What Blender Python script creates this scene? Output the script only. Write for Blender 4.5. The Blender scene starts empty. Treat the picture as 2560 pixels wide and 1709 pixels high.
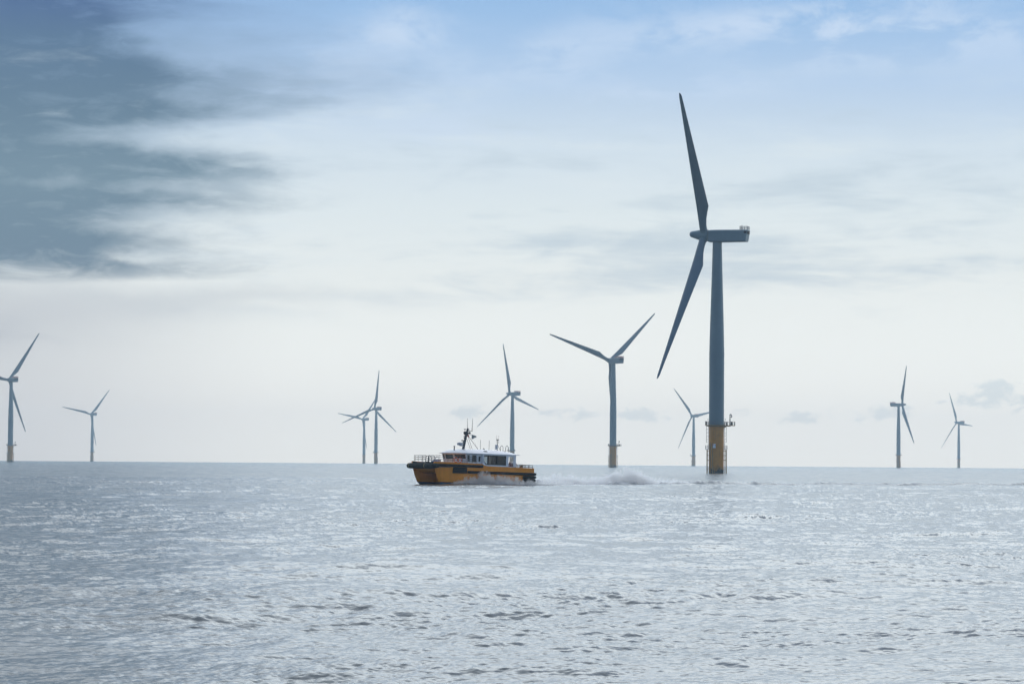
import bpy, bmesh, math, random
import numpy as np
from mathutils import Matrix, Vector

random.seed(7)
sc = bpy.context.scene
R = math.radians
PI = math.pi
RE = 7.43e6                      # effective earth radius: the sea curves away to its horizon
CAM_H = 3.15

# ------------------------------------------------------------------ camera
cam_d = bpy.data.cameras.new('camera')
cam = bpy.data.objects.new('camera', cam_d)
sc.collection.objects.link(cam)
cam_d.sensor_width = 36.0
cam_d.lens = 7500.0 / 2560.0 * 36.0
cam_d.clip_start = 0.5
cam_d.clip_end = 60000.0
PITCH, ROLL = R(2.2844), R(0.43)
_f = Vector((0, math.cos(PITCH), math.sin(PITCH)))
_u0 = Vector((0, -math.sin(PITCH), math.cos(PITCH)))
_r0 = Vector((1, 0, 0))
_r = _r0 * math.cos(ROLL) + _u0 * math.sin(ROLL)
_u = _u0 * math.cos(ROLL) - _r0 * math.sin(ROLL)
cam.matrix_world = Matrix(((_r.x, _u.x, -_f.x, 0), (_r.y, _u.y, -_f.y, 0), (_r.z, _u.z, -_f.z, CAM_H), (0, 0, 0, 1)))
sc.camera = cam

# ------------------------------------------------------------------ exposure
sc.view_settings.view_transform = 'Standard'
sc.view_settings.look = 'None'
sc.view_settings.exposure = 0.0
sc.view_settings.gamma = 1.0
sc.cycles.max_bounces = 8
sc.cycles.volume_bounces = 3
sc.cycles.transparent_max_bounces = 24
sc.cycles.sample_clamp_indirect = 6.0
sc.cycles.caustics_reflective = False
sc.cycles.caustics_refractive = False
sc.cycles.use_denoising = True

# ------------------------------------------------------------------ sun (veiled by thin cloud, ahead and to the right)
SUN_EL, SUN_AZ = R(60), R(38)    # azimuth measured from +Y towards +X
sun_d = bpy.data.lights.new('sun', 'SUN')
sun_d.energy = 0.6
sun_d.angle = R(40)
sun_d.color = (1.0, 0.95, 0.88)
sun = bpy.data.objects.new('sun', sun_d)
sc.collection.objects.link(sun)
sd = Vector((math.cos(SUN_EL) * math.sin(SUN_AZ), math.cos(SUN_EL) * math.cos(SUN_AZ), math.sin(SUN_EL)))
sun.rotation_euler = sd.to_track_quat('Z', 'Y').to_euler()

# ------------------------------------------------------------------ world: Nishita sky with layered cloud in direction space
world = bpy.data.worlds.new('World')
sc.world = world
world.use_nodes = True
wt = world.node_tree
wt.nodes.clear()


class G:
    """tiny helper to write node maths"""
    def __init__(self, t): self.t = t

    def new(self, ty): return self.t.nodes.new(ty)

    def put(self, sock, v):
        if isinstance(v, bpy.types.NodeSocket): self.t.links.new(v, sock)
        else: sock.default_value = v

    def m(self, op, a, b=0.0, c=0.0, clamp=False):
        n = self.new('ShaderNodeMath'); n.operation = op; n.use_clamp = clamp
        self.put(n.inputs[0], a); self.put(n.inputs[1], b); self.put(n.inputs[2], c)
        return n.outputs[0]

    def add(self, a, b): return self.m('ADD', a, b)
    def sub(self, a, b): return self.m('SUBTRACT', a, b)
    def mul(self, a, b): return self.m('MULTIPLY', a, b)

    def sstep(self, e0, e1, v, o0=0.0, o1=1.0):
        n = self.new('ShaderNodeMapRange'); n.interpolation_type = 'SMOOTHSTEP'
        self.put(n.inputs['Value'], v); self.put(n.inputs['From Min'], e0); self.put(n.inputs['From Max'], e1)
        n.inputs['To Min'].default_value = o0; n.inputs['To Max'].default_value = o1
        return n.outputs[0]

    def xyz(self, x, y, z=0.0):
        n = self.new('ShaderNodeCombineXYZ')
        self.put(n.inputs[0], x); self.put(n.inputs[1], y); self.put(n.inputs[2], z)
        return n.outputs[0]

    def noise(self, vec, scale=1.0, detail=4.0, rough=0.5, dist=0.0):
        n = self.new('ShaderNodeTexNoise')
        self.put(n.inputs['Vector'], vec); n.inputs['Scale'].default_value = scale
        n.inputs['Detail'].default_value = detail; n.inputs['Roughness'].default_value = rough
        n.inputs['Distortion'].default_value = dist
        return n.outputs[0]

    def ramp(self, v, stops):
        n = self.new('ShaderNodeValToRGB'); self.put(n.inputs[0], v)
        cr = n.color_ramp
        while len(cr.elements) < len(stops): cr.elements.new(0.5)
        for e, (p, c) in zip(cr.elements, stops):
            e.position = p; e.color = (*c, 1)
        return n.outputs[0]

    def curve(self, v, pts, lo, hi):
        """piecewise smooth curve of a value in lo..hi"""
        mr = self.new('ShaderNodeMapRange'); self.put(mr.inputs['Value'], v)
        mr.inputs['From Min'].default_value = lo; mr.inputs['From Max'].default_value = hi
        n = self.new('ShaderNodeFloatCurve'); self.put(n.inputs['Value'], mr.outputs[0])
        c = n.mapping.curves[0]
        pts = [((x - lo) / (hi - lo), y) for x, y in pts]
        while len(c.points) < len(pts): c.points.new(0.5, 0.5)
        for p, (x, y) in zip(c.points, pts): p.location = (x, y)
        n.mapping.update()
        return n.outputs[0]

    def mix(self, f, a, b):
        n = self.new('ShaderNodeMix'); n.data_type = 'RGBA'
        self.put(n.inputs[0], f)
        for s, v in ((n.inputs[6], a), (n.inputs[7], b)):
            if isinstance(v, tuple): v = (*v[:3], 1.0)
            self.put(s, v)
        return n.outputs[2]

    def scale(self, col, k):
        n = self.new('ShaderNodeVectorMath'); n.operation = 'SCALE'
        self.put(n.inputs[0], col); self.put(n.inputs['Scale'], k)
        return n.outputs[0]

    def vadd(self, a, b):
        n = self.new('ShaderNodeVectorMath'); n.operation = 'ADD'
        self.put(n.inputs[0], a); self.put(n.inputs[1], b)
        return n.outputs[0]


def srgb(r, g, b):
    f = lambda c: c / 12.92 if c <= 0.04045 else ((c + 0.055) / 1.055) ** 2.4
    return (f(r / 255), f(g / 255), f(b / 255))


g = G(wt)
tc = g.new('ShaderNodeTexCoord')
sep = g.new('ShaderNodeSeparateXYZ'); g.put(sep.inputs[0], tc.outputs['Generated'])
dx, dy, dz = sep.outputs
AZ = g.mul(g.m('ARCTAN2', dx, dy), 57.29578)
EL = g.mul(g.m('ARCSINE', dz), 57.29578)
# domain warp so that no cloud keeps a clean outline
pw = g.xyz(g.mul(AZ, 0.30), g.mul(EL, 0.75), 3.1)
w1 = g.sub(g.noise(pw, 1.0, 5.0, 0.55), 0.5)
pw2 = g.xyz(g.mul(AZ, 0.30), g.mul(EL, 0.75), 17.7)
w2 = g.sub(g.noise(pw2, 1.0, 5.0, 0.55), 0.5)
pf = g.xyz(g.mul(AZ, 1.1), g.mul(EL, 2.2), 8.2)
w3 = g.sub(g.noise(pf, 1.0, 6.0, 0.6), 0.5)
AW = g.add(AZ, g.add(g.mul(w1, 3.0), g.mul(w3, 0.7)))
EW = g.add(EL, g.add(g.mul(w2, 1.1), g.mul(w3, 0.35)))


def blob(a, e, sa, se, amp):
    x = g.mul(g.sub(AW, a), 1.0 / sa); y = g.mul(g.sub(EW, e), 1.0 / se)
    d2 = g.add(g.mul(x, x), g.mul(y, y))
    return g.mul(g.m('POWER', 2.71828, g.mul(d2, -1.0)), amp)


def blobs(lst):
    o = None
    for b in lst:
        v = blob(*b); o = v if o is None else g.add(o, v)
    return o


# clear air behind the cloud: the physical sky
sky = g.new('ShaderNodeTexSky')
sky.sky_type = 'NISHITA'
sky.sun_disc = False
sky.sun_elevation = SUN_EL
sky.sun_rotation = SUN_AZ
sky.altitude = 0
sky.air_density = 1.0
sky.dust_density = 0.6
sky.ozone_density = 1.5
STR = 0.15
SKY_DIM = 1.15
nish = g.scale(sky.outputs[0], SKY_DIM)
# milky layer low over the sea, opening to blue higher up (values are scene radiance, divided by STR at the end)
lowcol = g.ramp(g.mul(EL, 1 / 12.0), [
    (0.0, srgb(234, 237, 232)), (0.12, srgb(229, 232, 228)), (0.29, srgb(222, 228, 227)), (0.40, srgb(217, 228, 232)),
    (0.50, srgb(208, 224, 236)), (0.60, srgb(182, 208, 236)), (0.70, srgb(152, 190, 230)), (0.78, srgb(132, 178, 226)), (1.0, srgb(118, 166, 218))])
low_op = g.sstep(6.0, 30.0, EL, 1.0, 0.0)
front = g.sstep(-0.35, 0.75, g.m('COSINE', g.mul(g.sub(AZ, 5.0), 0.0174533)))
base = g.mix(g.mul(low_op, g.add(g.mul(front, 0.55), 0.45)), nish, g.scale(lowcol, g.mul(g.sstep(7.0, 1.0, EL, 1.0, 1.24), 1 / STR)))
base_dim = g.add(g.mul(front, 0.25), 0.75)
base = g.scale(base, base_dim)
# bright broken cloud veil ahead, added unseen above the view to brighten sea reflections
pv_ = g.xyz(g.mul(AZ, 0.06), g.mul(EL, 0.14), 61.0)
vn = g.noise(pv_, 1.0, 5.0, 0.55, 0.3)
veil = g.mul(g.mul(g.sstep(8.9, 12.3, g.add(EL, g.mul(g.add(w1, w3), 0.8))), g.sstep(75.0, 48.0, EL)), g.mul(front, g.sstep(0.25, 0.55, vn)))
base = g.mix(g.mul(veil, 0.9), base, g.scale(g.mix(0.0, (0.885, 0.94, 0.95), (0, 0, 0)), g.mul(g.sstep(44.0, 10.0, EL, 1.0, 3.05), 1 / STR)))
# soft grey-blue bands through the middle of the sky
pb = g.xyz(g.mul(AZ, 0.12), g.mul(EL, 0.85), 41.0)
bands = g.add(g.mul(g.noise(pb, 1.0, 6.0, 0.55, 0.4), 0.7), g.mul(g.noise(g.xyz(g.mul(AZ, 0.5), g.mul(EL, 1.7), 47.0), 1.0, 7.0, 0.6, 0.5), 0.3))
bmask = g.mul(g.sstep(0.48, 0.66, bands), g.mul(g.sstep(2.4, 3.6, EL), g.sstep(7.5, 5.5, EL)))
base = g.mix(g.mul(bmask, 0.7), base, g.scale(g.mix(0.0, srgb(182, 202, 216), (0, 0, 0)), 1 / STR))
bright = g.mul(g.sstep(0.5, 0.34, bands), g.mul(g.sstep(2.8, 4.2, EL), g.sstep(7.8, 6.0, EL)))
base = g.mix(g.mul(bright, 0.7), base, g.scale(g.mix(0.0, srgb(222, 234, 240), (0, 0, 0)), 1 / STR))
# thin white wisps high on the right and across the top
ps = g.xyz(g.mul(AZ, 0.55), g.mul(EL, 1.25), 5.5)
wis = g.noise(ps, 1.0, 8.0, 0.62, 0.3)
wm = blobs([(4.2, 8.25, 2.2, 0.42, 0.9), (7.0, 8.35, 1.6, 0.45, 0.8), (0.2, 7.55, 1.6, 0.3, 0.5), (3.2, 7.1, 1.5, 0.25, 0.6), (-2.3, 8.2, 1.0, 0.35, 0.9), (6.5, 7.6, 1.8, 0.35, 0.5),
            (9.2, 8.0, 1.5, 0.5, 0.6), (-3.2, 7.3, 1.6, 0.5, 0.7), (-1.0, 6.3, 2.0, 0.4, 0.5), (1.2, 8.0, 1.5, 0.3, 0.5)])
wm = g.mul(g.m('MINIMUM', wm, 1.0), g.sstep(0.40, 0.60, wis))
base = g.mix(g.mul(wm, 0.8), base, g.scale(g.mix(0.0, srgb(206, 224, 246), (0, 0, 0)), 1 / STR))
# the dark bank on the left
edge = g.curve(EL, [(0, 0.0), (3.15, 0.0), (3.5, 0.43), (3.75, 0.45), (4.2, 0.46), (4.5, 0.40), (4.9, 0.52), (5.2, 0.45), (5.6, 0.58), (6.1, 0.38), (6.6, 0.54), (7.2, 0.57), (7.7, 0.48), (8.2, 0.42), (8.8, 0.36), (12, 0.36)], 0, 12)
edge_az = g.sub(g.mul(edge, 9.0), 10.3)
pk = g.xyz(g.mul(AZ, 0.22), g.mul(g.add(EL, g.mul(w3, 0.25)), 1.25), 71.0)
streak = g.noise(pk, 1.0, 7.0, 0.58, 0.35)
pk2 = g.xyz(g.mul(AZ, 0.75), g.mul(EL, 2.6), 77.0)
tuft = g.noise(pk2, 1.0, 7.0, 0.62, 0.5)
reach = g.add(g.mul(g.sub(streak, 0.5), 4.0), g.mul(g.sub(tuft, 0.5), 1.7))
bank = g.sstep(-1.9, 1.9, g.add(g.sub(edge_az, g.add(AZ, g.mul(g.sub(AW, AZ), 0.6))), reach))
bank = g.mul(bank, g.mul(g.sstep(-60.0, -30.0, AZ), g.sstep(22.0, 12.0, EL)))
bank = g.mul(bank, g.sstep(2.85, 3.9, g.add(EL, g.add(g.mul(w1, 0.9), g.mul(g.sub(tuft, 0.5), 0.9)))))
gaps = blobs([(-7.3, 6.05, 1.3, 0.18, 0.8), (-5.4, 6.15, 1.3, 0.2, 0.35), (-6.6, 5.15, 0.7, 0.17, 0.45), (-8.6, 5.2, 0.7, 0.10, 0.25), (-6.5, 4.5, 1.2, 0.2, 0.85), (-7.0, 3.92, 0.7, 0.14, 0.75),
              (-6.8, 7.8, 0.8, 0.26, 0.4), (-5.6, 8.05, 1.2, 0.4, 0.6), (-4.9, 7.65, 1.5, 0.35, 0.6), (-6.0, 6.85, 1.2, 0.2, 0.3)])
bank = g.m('MULTIPLY', bank, g.sub(1.0, g.m('MINIMUM', gaps, 0.92)), clamp=True)
bank = g.m('MULTIPLY', bank, g.sub(1.06, g.mul(g.sstep(0.55, 0.25, tuft), 0.22)), clamp=True)
# thinner grey fringe reaching out beyond the bank
fr_az = g.add(edge_az, g.sstep(4.6, 8.0, EL, 0.6, 2.6))
fringe = g.sstep(-1.8, 2.2, g.add(g.sub(fr_az, AZ), g.mul(reach, 1.5)))
fringe = g.mul(g.mul(fringe, g.mul(g.sstep(-60.0, -30.0, AZ), g.sstep(20.0, 11.0, EL))), g.sstep(3.3, 4.6, EL))
base = g.mix(g.mul(fringe, 0.62), base, g.scale(g.ramp(g.mul(EL, 1 / 12.0), [(0.3, srgb(172, 192, 206)), (0.5, srgb(158, 184, 205)), (0.72, srgb(138, 172, 212))]), 1 / STR))
bankcol = g.ramp(g.mul(EL, 1 / 12.0), [(0.25, srgb(93, 125, 146)), (0.32, srgb(89, 123, 146)), (0.45, srgb(104, 136, 156)), (0.55, srgb(89, 123, 148)), (0.66, srgb(79, 115, 148)), (0.74, srgb(66, 102, 152)), (0.80, srgb(120, 150, 180)), (1.0, srgb(185, 198, 210))])
mott = g.m('MULTIPLY', g.sstep(0.52, 0.70, g.add(g.mul(tuft, 0.6), g.mul(streak, 0.4))), g.sstep(8.4, 7.0, EL))
bankcol = g.mix(g.mul(mott, 0.55), bankcol, srgb(166, 186, 202))
base = g.mix(bank, base, g.scale(bankcol, 1 / STR))
# grey underside below the bank, and the small clouds strung low above the horizon
under = blobs([(-8.8, 2.75, 2.6, 0.5, 0.35), (-9.6, 2.35, 0.7, 0.25, 0.6), (-8.5, 2.28, 0.6, 0.10, 0.3), (-6.0, 3.05, 3.0, 0.25, 0.3)])
base = g.mix(g.m('MINIMUM', under, 0.8), base, g.scale(g.mix(0.0, srgb(172, 186, 198), (0, 0, 0)), 1 / STR))
leftgrey = g.sstep(-3.5, -10.5, AZ)
leftgrey = g.mul(leftgrey, g.sstep(3.7, 2.7, EL))
base = g.mix(g.mul(leftgrey, 0.75), base, g.scale(g.mix(0.0, srgb(192, 198, 204), (0, 0, 0)), 1 / STR))
pc = g.xyz(g.mul(AZ, 1.0), g.mul(EL, 1.7), 23.0)
cn = g.noise(pc, 1.7, 8.0, 0.6, 0.2)
AW2 = AW; AW = g.add(AZ, g.mul(w3, 0.5)); EW2 = EW; EW = EL
cmask = blobs([(9.4, 1.25, 1.2, 0.45, 1.15), (7.1, 1.0, 1.0, 0.38, 1.0), (5.4, 0.9, 0.8, 0.25, 0.95), (4.3, 0.9, 0.5, 0.2, 0.8), (2.6, 0.95, 0.8, 0.30, 1.0), (1.0, 0.92, 0.8, 0.30, 1.0),
               (-0.7, 0.95, 0.8, 0.30, 0.95), (-4.2, 0.85, 1.2, 0.22, 0.9), (-6.1, 0.8, 0.7, 0.15, 0.8), (-7.8, 0.75, 0.5, 0.16, 0.85), (-9.1, 0.65, 0.7, 0.15, 0.7)])
AW = AW2; EW = EW2
cv = g.add(cn, g.mul(g.sub(g.m('MINIMUM', cmask, 1.1), 1.0), 0.42))
cm = g.mul(g.sstep(0.40, 0.56, cv), g.sstep(0.55, 0.85, g.add(EL, g.mul(w3, 0.3))))
base = g.mix(g.mul(cm, 0.42), base, g.scale(g.mix(0.0, srgb(164, 196, 212), (0, 0, 0)), 1 / STR))
# the veiled sun's broad glow, above the picture
sv = g.new('ShaderNodeVectorMath'); sv.operation = 'DOT_PRODUCT'
g.put(sv.inputs[0], tc.outputs['Generated']); sv.inputs[1].default_value = sd
ang = g.mul(g.m('ARCCOSINE', g.m('MINIMUM', sv.outputs['Value'], 0.99999)), 57.29578)
glow = g.m('POWER', 2.71828, g.mul(g.mul(ang, ang), -1.0 / (2 * 11.0 ** 2)))
glow2 = g.mul(glow, g.sstep(9.0, 17.0, EL))
base = g.mix(g.m('MINIMUM', g.mul(glow2, 0.9), 1.0), base, g.scale(g.mix(0.0, (1.0, 0.97, 0.93), (0, 0, 0)), 1.7 / STR))
# low sunlit air beyond the haze is warmer and brighter, so that the blue haze in front of it leaves the horizon white
HAZE_D, HAZE_C = 0.00011, (0.70, 0.88, 1.0)
pth_ = g.m('MINIMUM', g.m('DIVIDE', 133.0, g.m('MAXIMUM', g.m('TANGENT', g.mul(EL, 0.0174533)), 0.005)), 7800.0)
extra = g.mul(g.sub(g.m('POWER', 2.71828, g.mul(pth_, HAZE_D)), 1.0), 0.66)
extra = g.mul(extra, g.mul(base_dim, 1 / STR))
base = g.vadd(base, g.scale(g.mix(0.0, (0.95 * (1 - HAZE_C[0]), 1 - HAZE_C[1], 0.0), (0, 0, 0)), extra))
below = g.sstep(-0.2, -3.0, EL)
base = g.mix(below, base, g.scale(g.mix(0.0, (0.25, 0.3, 0.34), (0, 0, 0)), 1 / STR))
bg = g.new('ShaderNodeBackground'); bg.inputs['Strength'].default_value = STR
g.put(bg.inputs['Color'], base)
wo = g.new('ShaderNodeOutputWorld'); wt.links.new(bg.outputs[0], wo.inputs['Surface'])
world.cycles.sampling_method = 'MANUAL'
world.cycles.sample_map_resolution = 1024

# ------------------------------------------------------------------ materials
def mat(name, col, rough=0.5, metal=0.0, spec=0.5, var=0.0, vscale=1.0, streaks=0.0):
    m = bpy.data.materials.new(name); m.use_nodes = True
    t = m.node_tree; b = t.nodes['Principled BSDF']
    b.inputs['Roughness'].default_value = rough; b.inputs['Metallic'].default_value = metal
    b.inputs['Specular IOR Level'].default_value = spec
    h = G(t)
    o = h.new('ShaderNodeTexCoord').outputs['Object']
    if var or streaks:
        n = h.noise(o, vscale, 5.0, 0.6)
        if streaks:
            mp = h.new('ShaderNodeMapping'); mp.inputs['Scale'].default_value = (3.0, 3.0, 0.12)
            h.put(mp.inputs[0], o)
            n2 = h.noise(mp.outputs[0], vscale, 4.0, 0.6)
            n = h.add(h.mul(n, 1 - streaks), h.mul(n2, streaks))
        f = h.sstep(0.3, 0.7, n)
        dark = tuple(c * (1 - var) for c in col); light = tuple(min(1, c * (1 + var * 0.5)) for c in col)
        h.put(b.inputs['Base Color'], h.mix(f, dark, light))
        h.put(b.inputs['Roughness'], h.m('ADD', rough - 0.08, h.mul(n, 0.16)))
    else:
        b.inputs['Base Color'].default_value = (*col, 1)
    return m


M = {}
M['turbine_paint'] = mat('turbine_paint', (0.10, 0.188, 0.235), 0.45, var=0.10, vscale=0.35, streaks=0.5)
M['blade_paint'] = mat('blade_paint', (0.068, 0.138, 0.195), 0.4, var=0.10, vscale=0.3)
M['galvanised'] = mat('galvanised', (0.16, 0.17, 0.18), 0.5, metal=0.3, var=0.15, vscale=3)
M['dark_metal'] = mat('dark_metal', (0.035, 0.04, 0.045), 0.5, var=0.2, vscale=4)
M['vent_black'] = mat('vent_black', (0.010, 0.012, 0.016), 0.6, spec=0.2, var=0.2, vscale=4)
M['red_rail'] = mat('red_rail', (0.42, 0.10, 0.10), 0.5, var=0.2, vscale=1.5)
M['white_rail'] = mat('white_rail', (0.6, 0.6, 0.6), 0.5, var=0.1, vscale=2)
M['landing_yellow'] = mat('landing_yellow', (0.34, 0.19, 0.045), 0.55, var=0.35, vscale=1.5, streaks=0.5)


def foundation_mat():
    m = mat('foundation_yellow', (0.40, 0.23, 0.05), 0.5, spec=0.25)
    t = m.node_tree; h = G(t); b = t.nodes['Principled BSDF']
    o = h.new('ShaderNodeTexCoord').outputs['Object']
    s = h.new('ShaderNodeSeparateXYZ'); h.put(s.inputs[0], o)
    n = h.noise(o, 0.8, 6.0, 0.62)
    mp = h.new('ShaderNodeMapping'); mp.inputs['Scale'].default_value = (2.2, 2.2, 0.10); h.put(mp.inputs[0], o)
    st = h.noise(mp.outputs[0], 1.0, 5.0, 0.6)
    c = h.mix(h.sstep(0.35, 0.7, n), (0.62, 0.25, 0.015), (0.52, 0.21, 0.014))
    c = h.mix(h.mul(h.sstep(0.52, 0.72, st), 0.5), c, (0.20, 0.12, 0.05))
    gn = h.noise(o, 0.55, 5.0, 0.65)
    hgt = h.add(0.95, h.mul(h.sub(gn, 0.5), 5.5))
    wet = h.sstep(0.9, -0.1, h.sub(s.outputs[2], h.add(hgt, 0.8)))
    c = h.mix(h.mul(wet, 0.4), c, (0.16, 0.11, 0.05))
    gr = h.sstep(0.12, -0.12, h.sub(s.outputs[2], hgt))
    c = h.mix(gr, c, (0.022, 0.030, 0.034))
    h.put(b.inputs['Base Color'], c)
    h.put(b.inputs['Roughness'], h.add(0.42, h.mul(gr, 0.35)))
    return m


M['foundation'] = foundation_mat()
M['boat_orange'] = mat('boat_orange', (0.95, 0.315, 0.012), 0.38, var=0.16, vscale=0.9, streaks=0.45)
M['boat_white'] = mat('boat_white', (0.85, 0.86, 0.87), 0.35, var=0.06, vscale=1.2, streaks=0.4)
M['boat_blue'] = mat('boat_blue', (0.03, 0.10, 0.16), 0.5, var=0.3, vscale=1.5)
M['rubber'] = mat('rubber', (0.010, 0.012, 0.014), 0.7, spec=0.15, var=0.3, vscale=3)
M['worn_rubber'] = mat('worn_rubber', (0.036, 0.042, 0.040), 0.8, spec=0.15, var=0.45, vscale=2.2)
M['strap'] = mat('strap', (0.42, 0.34, 0.14), 0.7, var=0.2, vscale=5)
M['rail_grey'] = mat('rail_grey', (0.10, 0.11, 0.12), 0.45, metal=0.4)
M['mast_grey'] = mat('mast_grey', (0.06, 0.068, 0.075), 0.5, var=0.15, vscale=3)
M['pale_grey'] = mat('pale_grey', (0.42, 0.45, 0.48), 0.45, var=0.1, vscale=3)
M['interior'] = mat('interior', (0.018, 0.022, 0.026), 0.8, spec=0.1, var=0.2, vscale=2)
M['deck_grey'] = mat('deck_grey', (0.12, 0.13, 0.14), 0.7, var=0.2, vscale=2)
M['lifebuoy_orange'] = mat('lifebuoy_orange', (0.78, 0.14, 0.05), 0.5, var=0.1, vscale=4)
M['red_paint'] = mat('red_paint', (0.45, 0.05, 0.05), 0.5, var=0.1, vscale=4)
M['blue_cover'] = mat('blue_cover', (0.04, 0.10, 0.30), 0.6, var=0.2, vscale=4)
M['flag_cloth'] = mat('flag_cloth', (0.40, 0.43, 0.43), 0.8, var=0.25, vscale=3)
M['raft_white'] = mat('raft_white', (0.60, 0.63, 0.66), 0.4, var=0.08, vscale=3)
M['paper'] = mat('paper', (0.75, 0.78, 0.78), 0.5, var=0.05, vscale=4)


def glass_mat():
    m = bpy.data.materials.new('tinted_glass'); m.use_nodes = True
    t = m.node_tree; t.nodes.clear(); h = G(t)
    tr = h.new('ShaderNodeBsdfTransparent'); tr.inputs[0].default_value = (0.50, 0.56, 0.60, 1)
    gl = h.new('ShaderNodeBsdfGlossy'); gl.inputs['Roughness'].default_value = 0.03
    fr = h.new('ShaderNodeFresnel'); fr.inputs[0].default_value = 1.5
    mx = h.new('ShaderNodeMixShader')
    h.put(mx.inputs[0], fr.outputs[0]); h.put(mx.inputs[1], tr.outputs[0]); h.put(mx.inputs[2], gl.outputs[0])
    o = h.new('ShaderNodeOutputMaterial'); h.put(o.inputs[0], mx.outputs[0])
    return m


M['glass'] = glass_mat()


def sign_mat():
    m = mat('sign_face', (0.62, 0.64, 0.72), 0.4)
    t = m.node_tree; h = G(t); b = t.nodes['Principled BSDF']
    o = h.new('ShaderNodeTexCoord').outputs['Generated']
    s = h.new('ShaderNodeSeparateXYZ'); h.put(s.inputs[0], o)
    red = h.mul(h.sstep(0.55, 0.6, s.outputs[2]), h.sstep(0.5, 0.45, s.outputs[0]))
    c = h.mix(h.mul(red, 0.75), (0.85, 0.85, 0.85), (0.75, 0.40, 0.42))
    blu = h.mul(h.sstep(0.62, 0.68, s.outputs[0]), h.mul(h.sstep(0.45, 0.5, s.outputs[2]), h.sstep(0.85, 0.8, s.outputs[2])))
    c = h.mix(h.mul(blu, 0.7), c, (0.22, 0.26, 0.42))
    h.put(b.inputs['Base Color'], c)
    return m


M['sign'] = sign_mat()

# ------------------------------------------------------------------ mesh helpers
def link(o, parent=None):
    sc.collection.objects.link(o)
    if parent is not None: o.parent = parent
    return o


def build(name, bm, m, parent=None, smooth=False, label=None):
    me = bpy.data.meshes.new(name)
    bmesh.ops.recalc_face_normals(bm, faces=bm.faces)
    bm.to_mesh(me); bm.free()
    for x in (m if isinstance(m, (list, tuple)) else [m]): me.materials.append(x)
    if smooth:
        me.polygons.foreach_set('use_smooth', [True] * len(me.polygons))
        if smooth != 'all': me.set_sharp_from_angle(angle=R(38))
    o = bpy.data.objects.new(name, me)
    if label: o['label'] = label
    return link(o, parent)


def thing(name, label, cat, loc=(0, 0, 0), group=None):
    o = bpy.data.objects.new(name, None); o.empty_display_size = 1
    o.location = loc
    tag(o, label, cat, group)
    return link(o)


def tag(o, label, cat, group=None):
    o['label'] = label; o['category'] = cat
    if group: o['group'] = group


def box(bm, c, s, rot=None, bev=0.0):
    r = bmesh.ops.create_cube(bm, size=1.0)
    vs = r['verts']
    mt = Matrix.Translation(c) @ (rot.to_4x4() if rot is not None else Matrix.Identity(4)) @ Matrix.Diagonal((*s, 1))
    bmesh.ops.transform(bm, matrix=mt, verts=vs)
    if bev:
        es = list({e for v in vs for e in v.link_edges})
        bmesh.ops.bevel(bm, geom=es, offset=bev, segments=2, affect='EDGES', profile=0.6)


def box2(bm, a, b, bev=0.0):
    box(bm, [(p + q) / 2 for p, q in zip(a, b)], [abs(q - p) for p, q in zip(a, b)], bev=bev)


def rings(bm, pts_rings, cap=True, closed=True):
    """loft a list of equal-length point rings"""
    vr = [[bm.verts.new(p) for p in ring] for ring in pts_rings]
    n = len(vr[0])
    for a, b in zip(vr, vr[1:]):
        for i in range(n if closed else n - 1):
            j = (i + 1) % n
            try: bm.faces.new((a[i], a[j], b[j], b[i]))
            except ValueError: pass
    if cap:
        bm.faces.new(vr[0]); bm.faces.new(vr[-1])
    return vr


def tube(bm, path, r, n=8, cap=True):
    """tube along a polyline; r is a number or one radius per point"""
    path = [Vector(p) for p in path]
    rr = r if isinstance(r, (list, tuple)) else [r] * len(path)
    out = []
    ref = None
    for i, p in enumerate(path):
        d = (path[min(i + 1, len(path) - 1)] - path[max(i - 1, 0)]).normalized()
        if ref is None:
            ref = Vector((0, 0, 1)) if abs(d.z) < 0.9 else Vector((1, 0, 0))
        a = (ref - d * ref.dot(d)).normalized(); ref = a; b = d.cross(a)
        out.append([p + (a * math.cos(2 * PI * k / n) + b * math.sin(2 * PI * k / n)) * rr[i] for k in range(n)])
    rings(bm, out, cap)


def lathe(bm, prof, n=48, cap=True, off=(0, 0, 0)):
    rings(bm, [[(off[0] + r * math.cos(2 * PI * k / n), off[1] + r * math.sin(2 * PI * k / n), off[2] + z) for k in range(n)] for r, z in prof], cap)


def ball(bm, c, r, sz=(1, 1, 1)):
    o = bmesh.ops.create_icosphere(bm, subdivisions=2, radius=r)
    bmesh.ops.transform(bm, matrix=Matrix.Translation(c) @ Matrix.Diagonal((*sz, 1)), verts=o['verts'])


BM = bmesh.new

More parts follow.
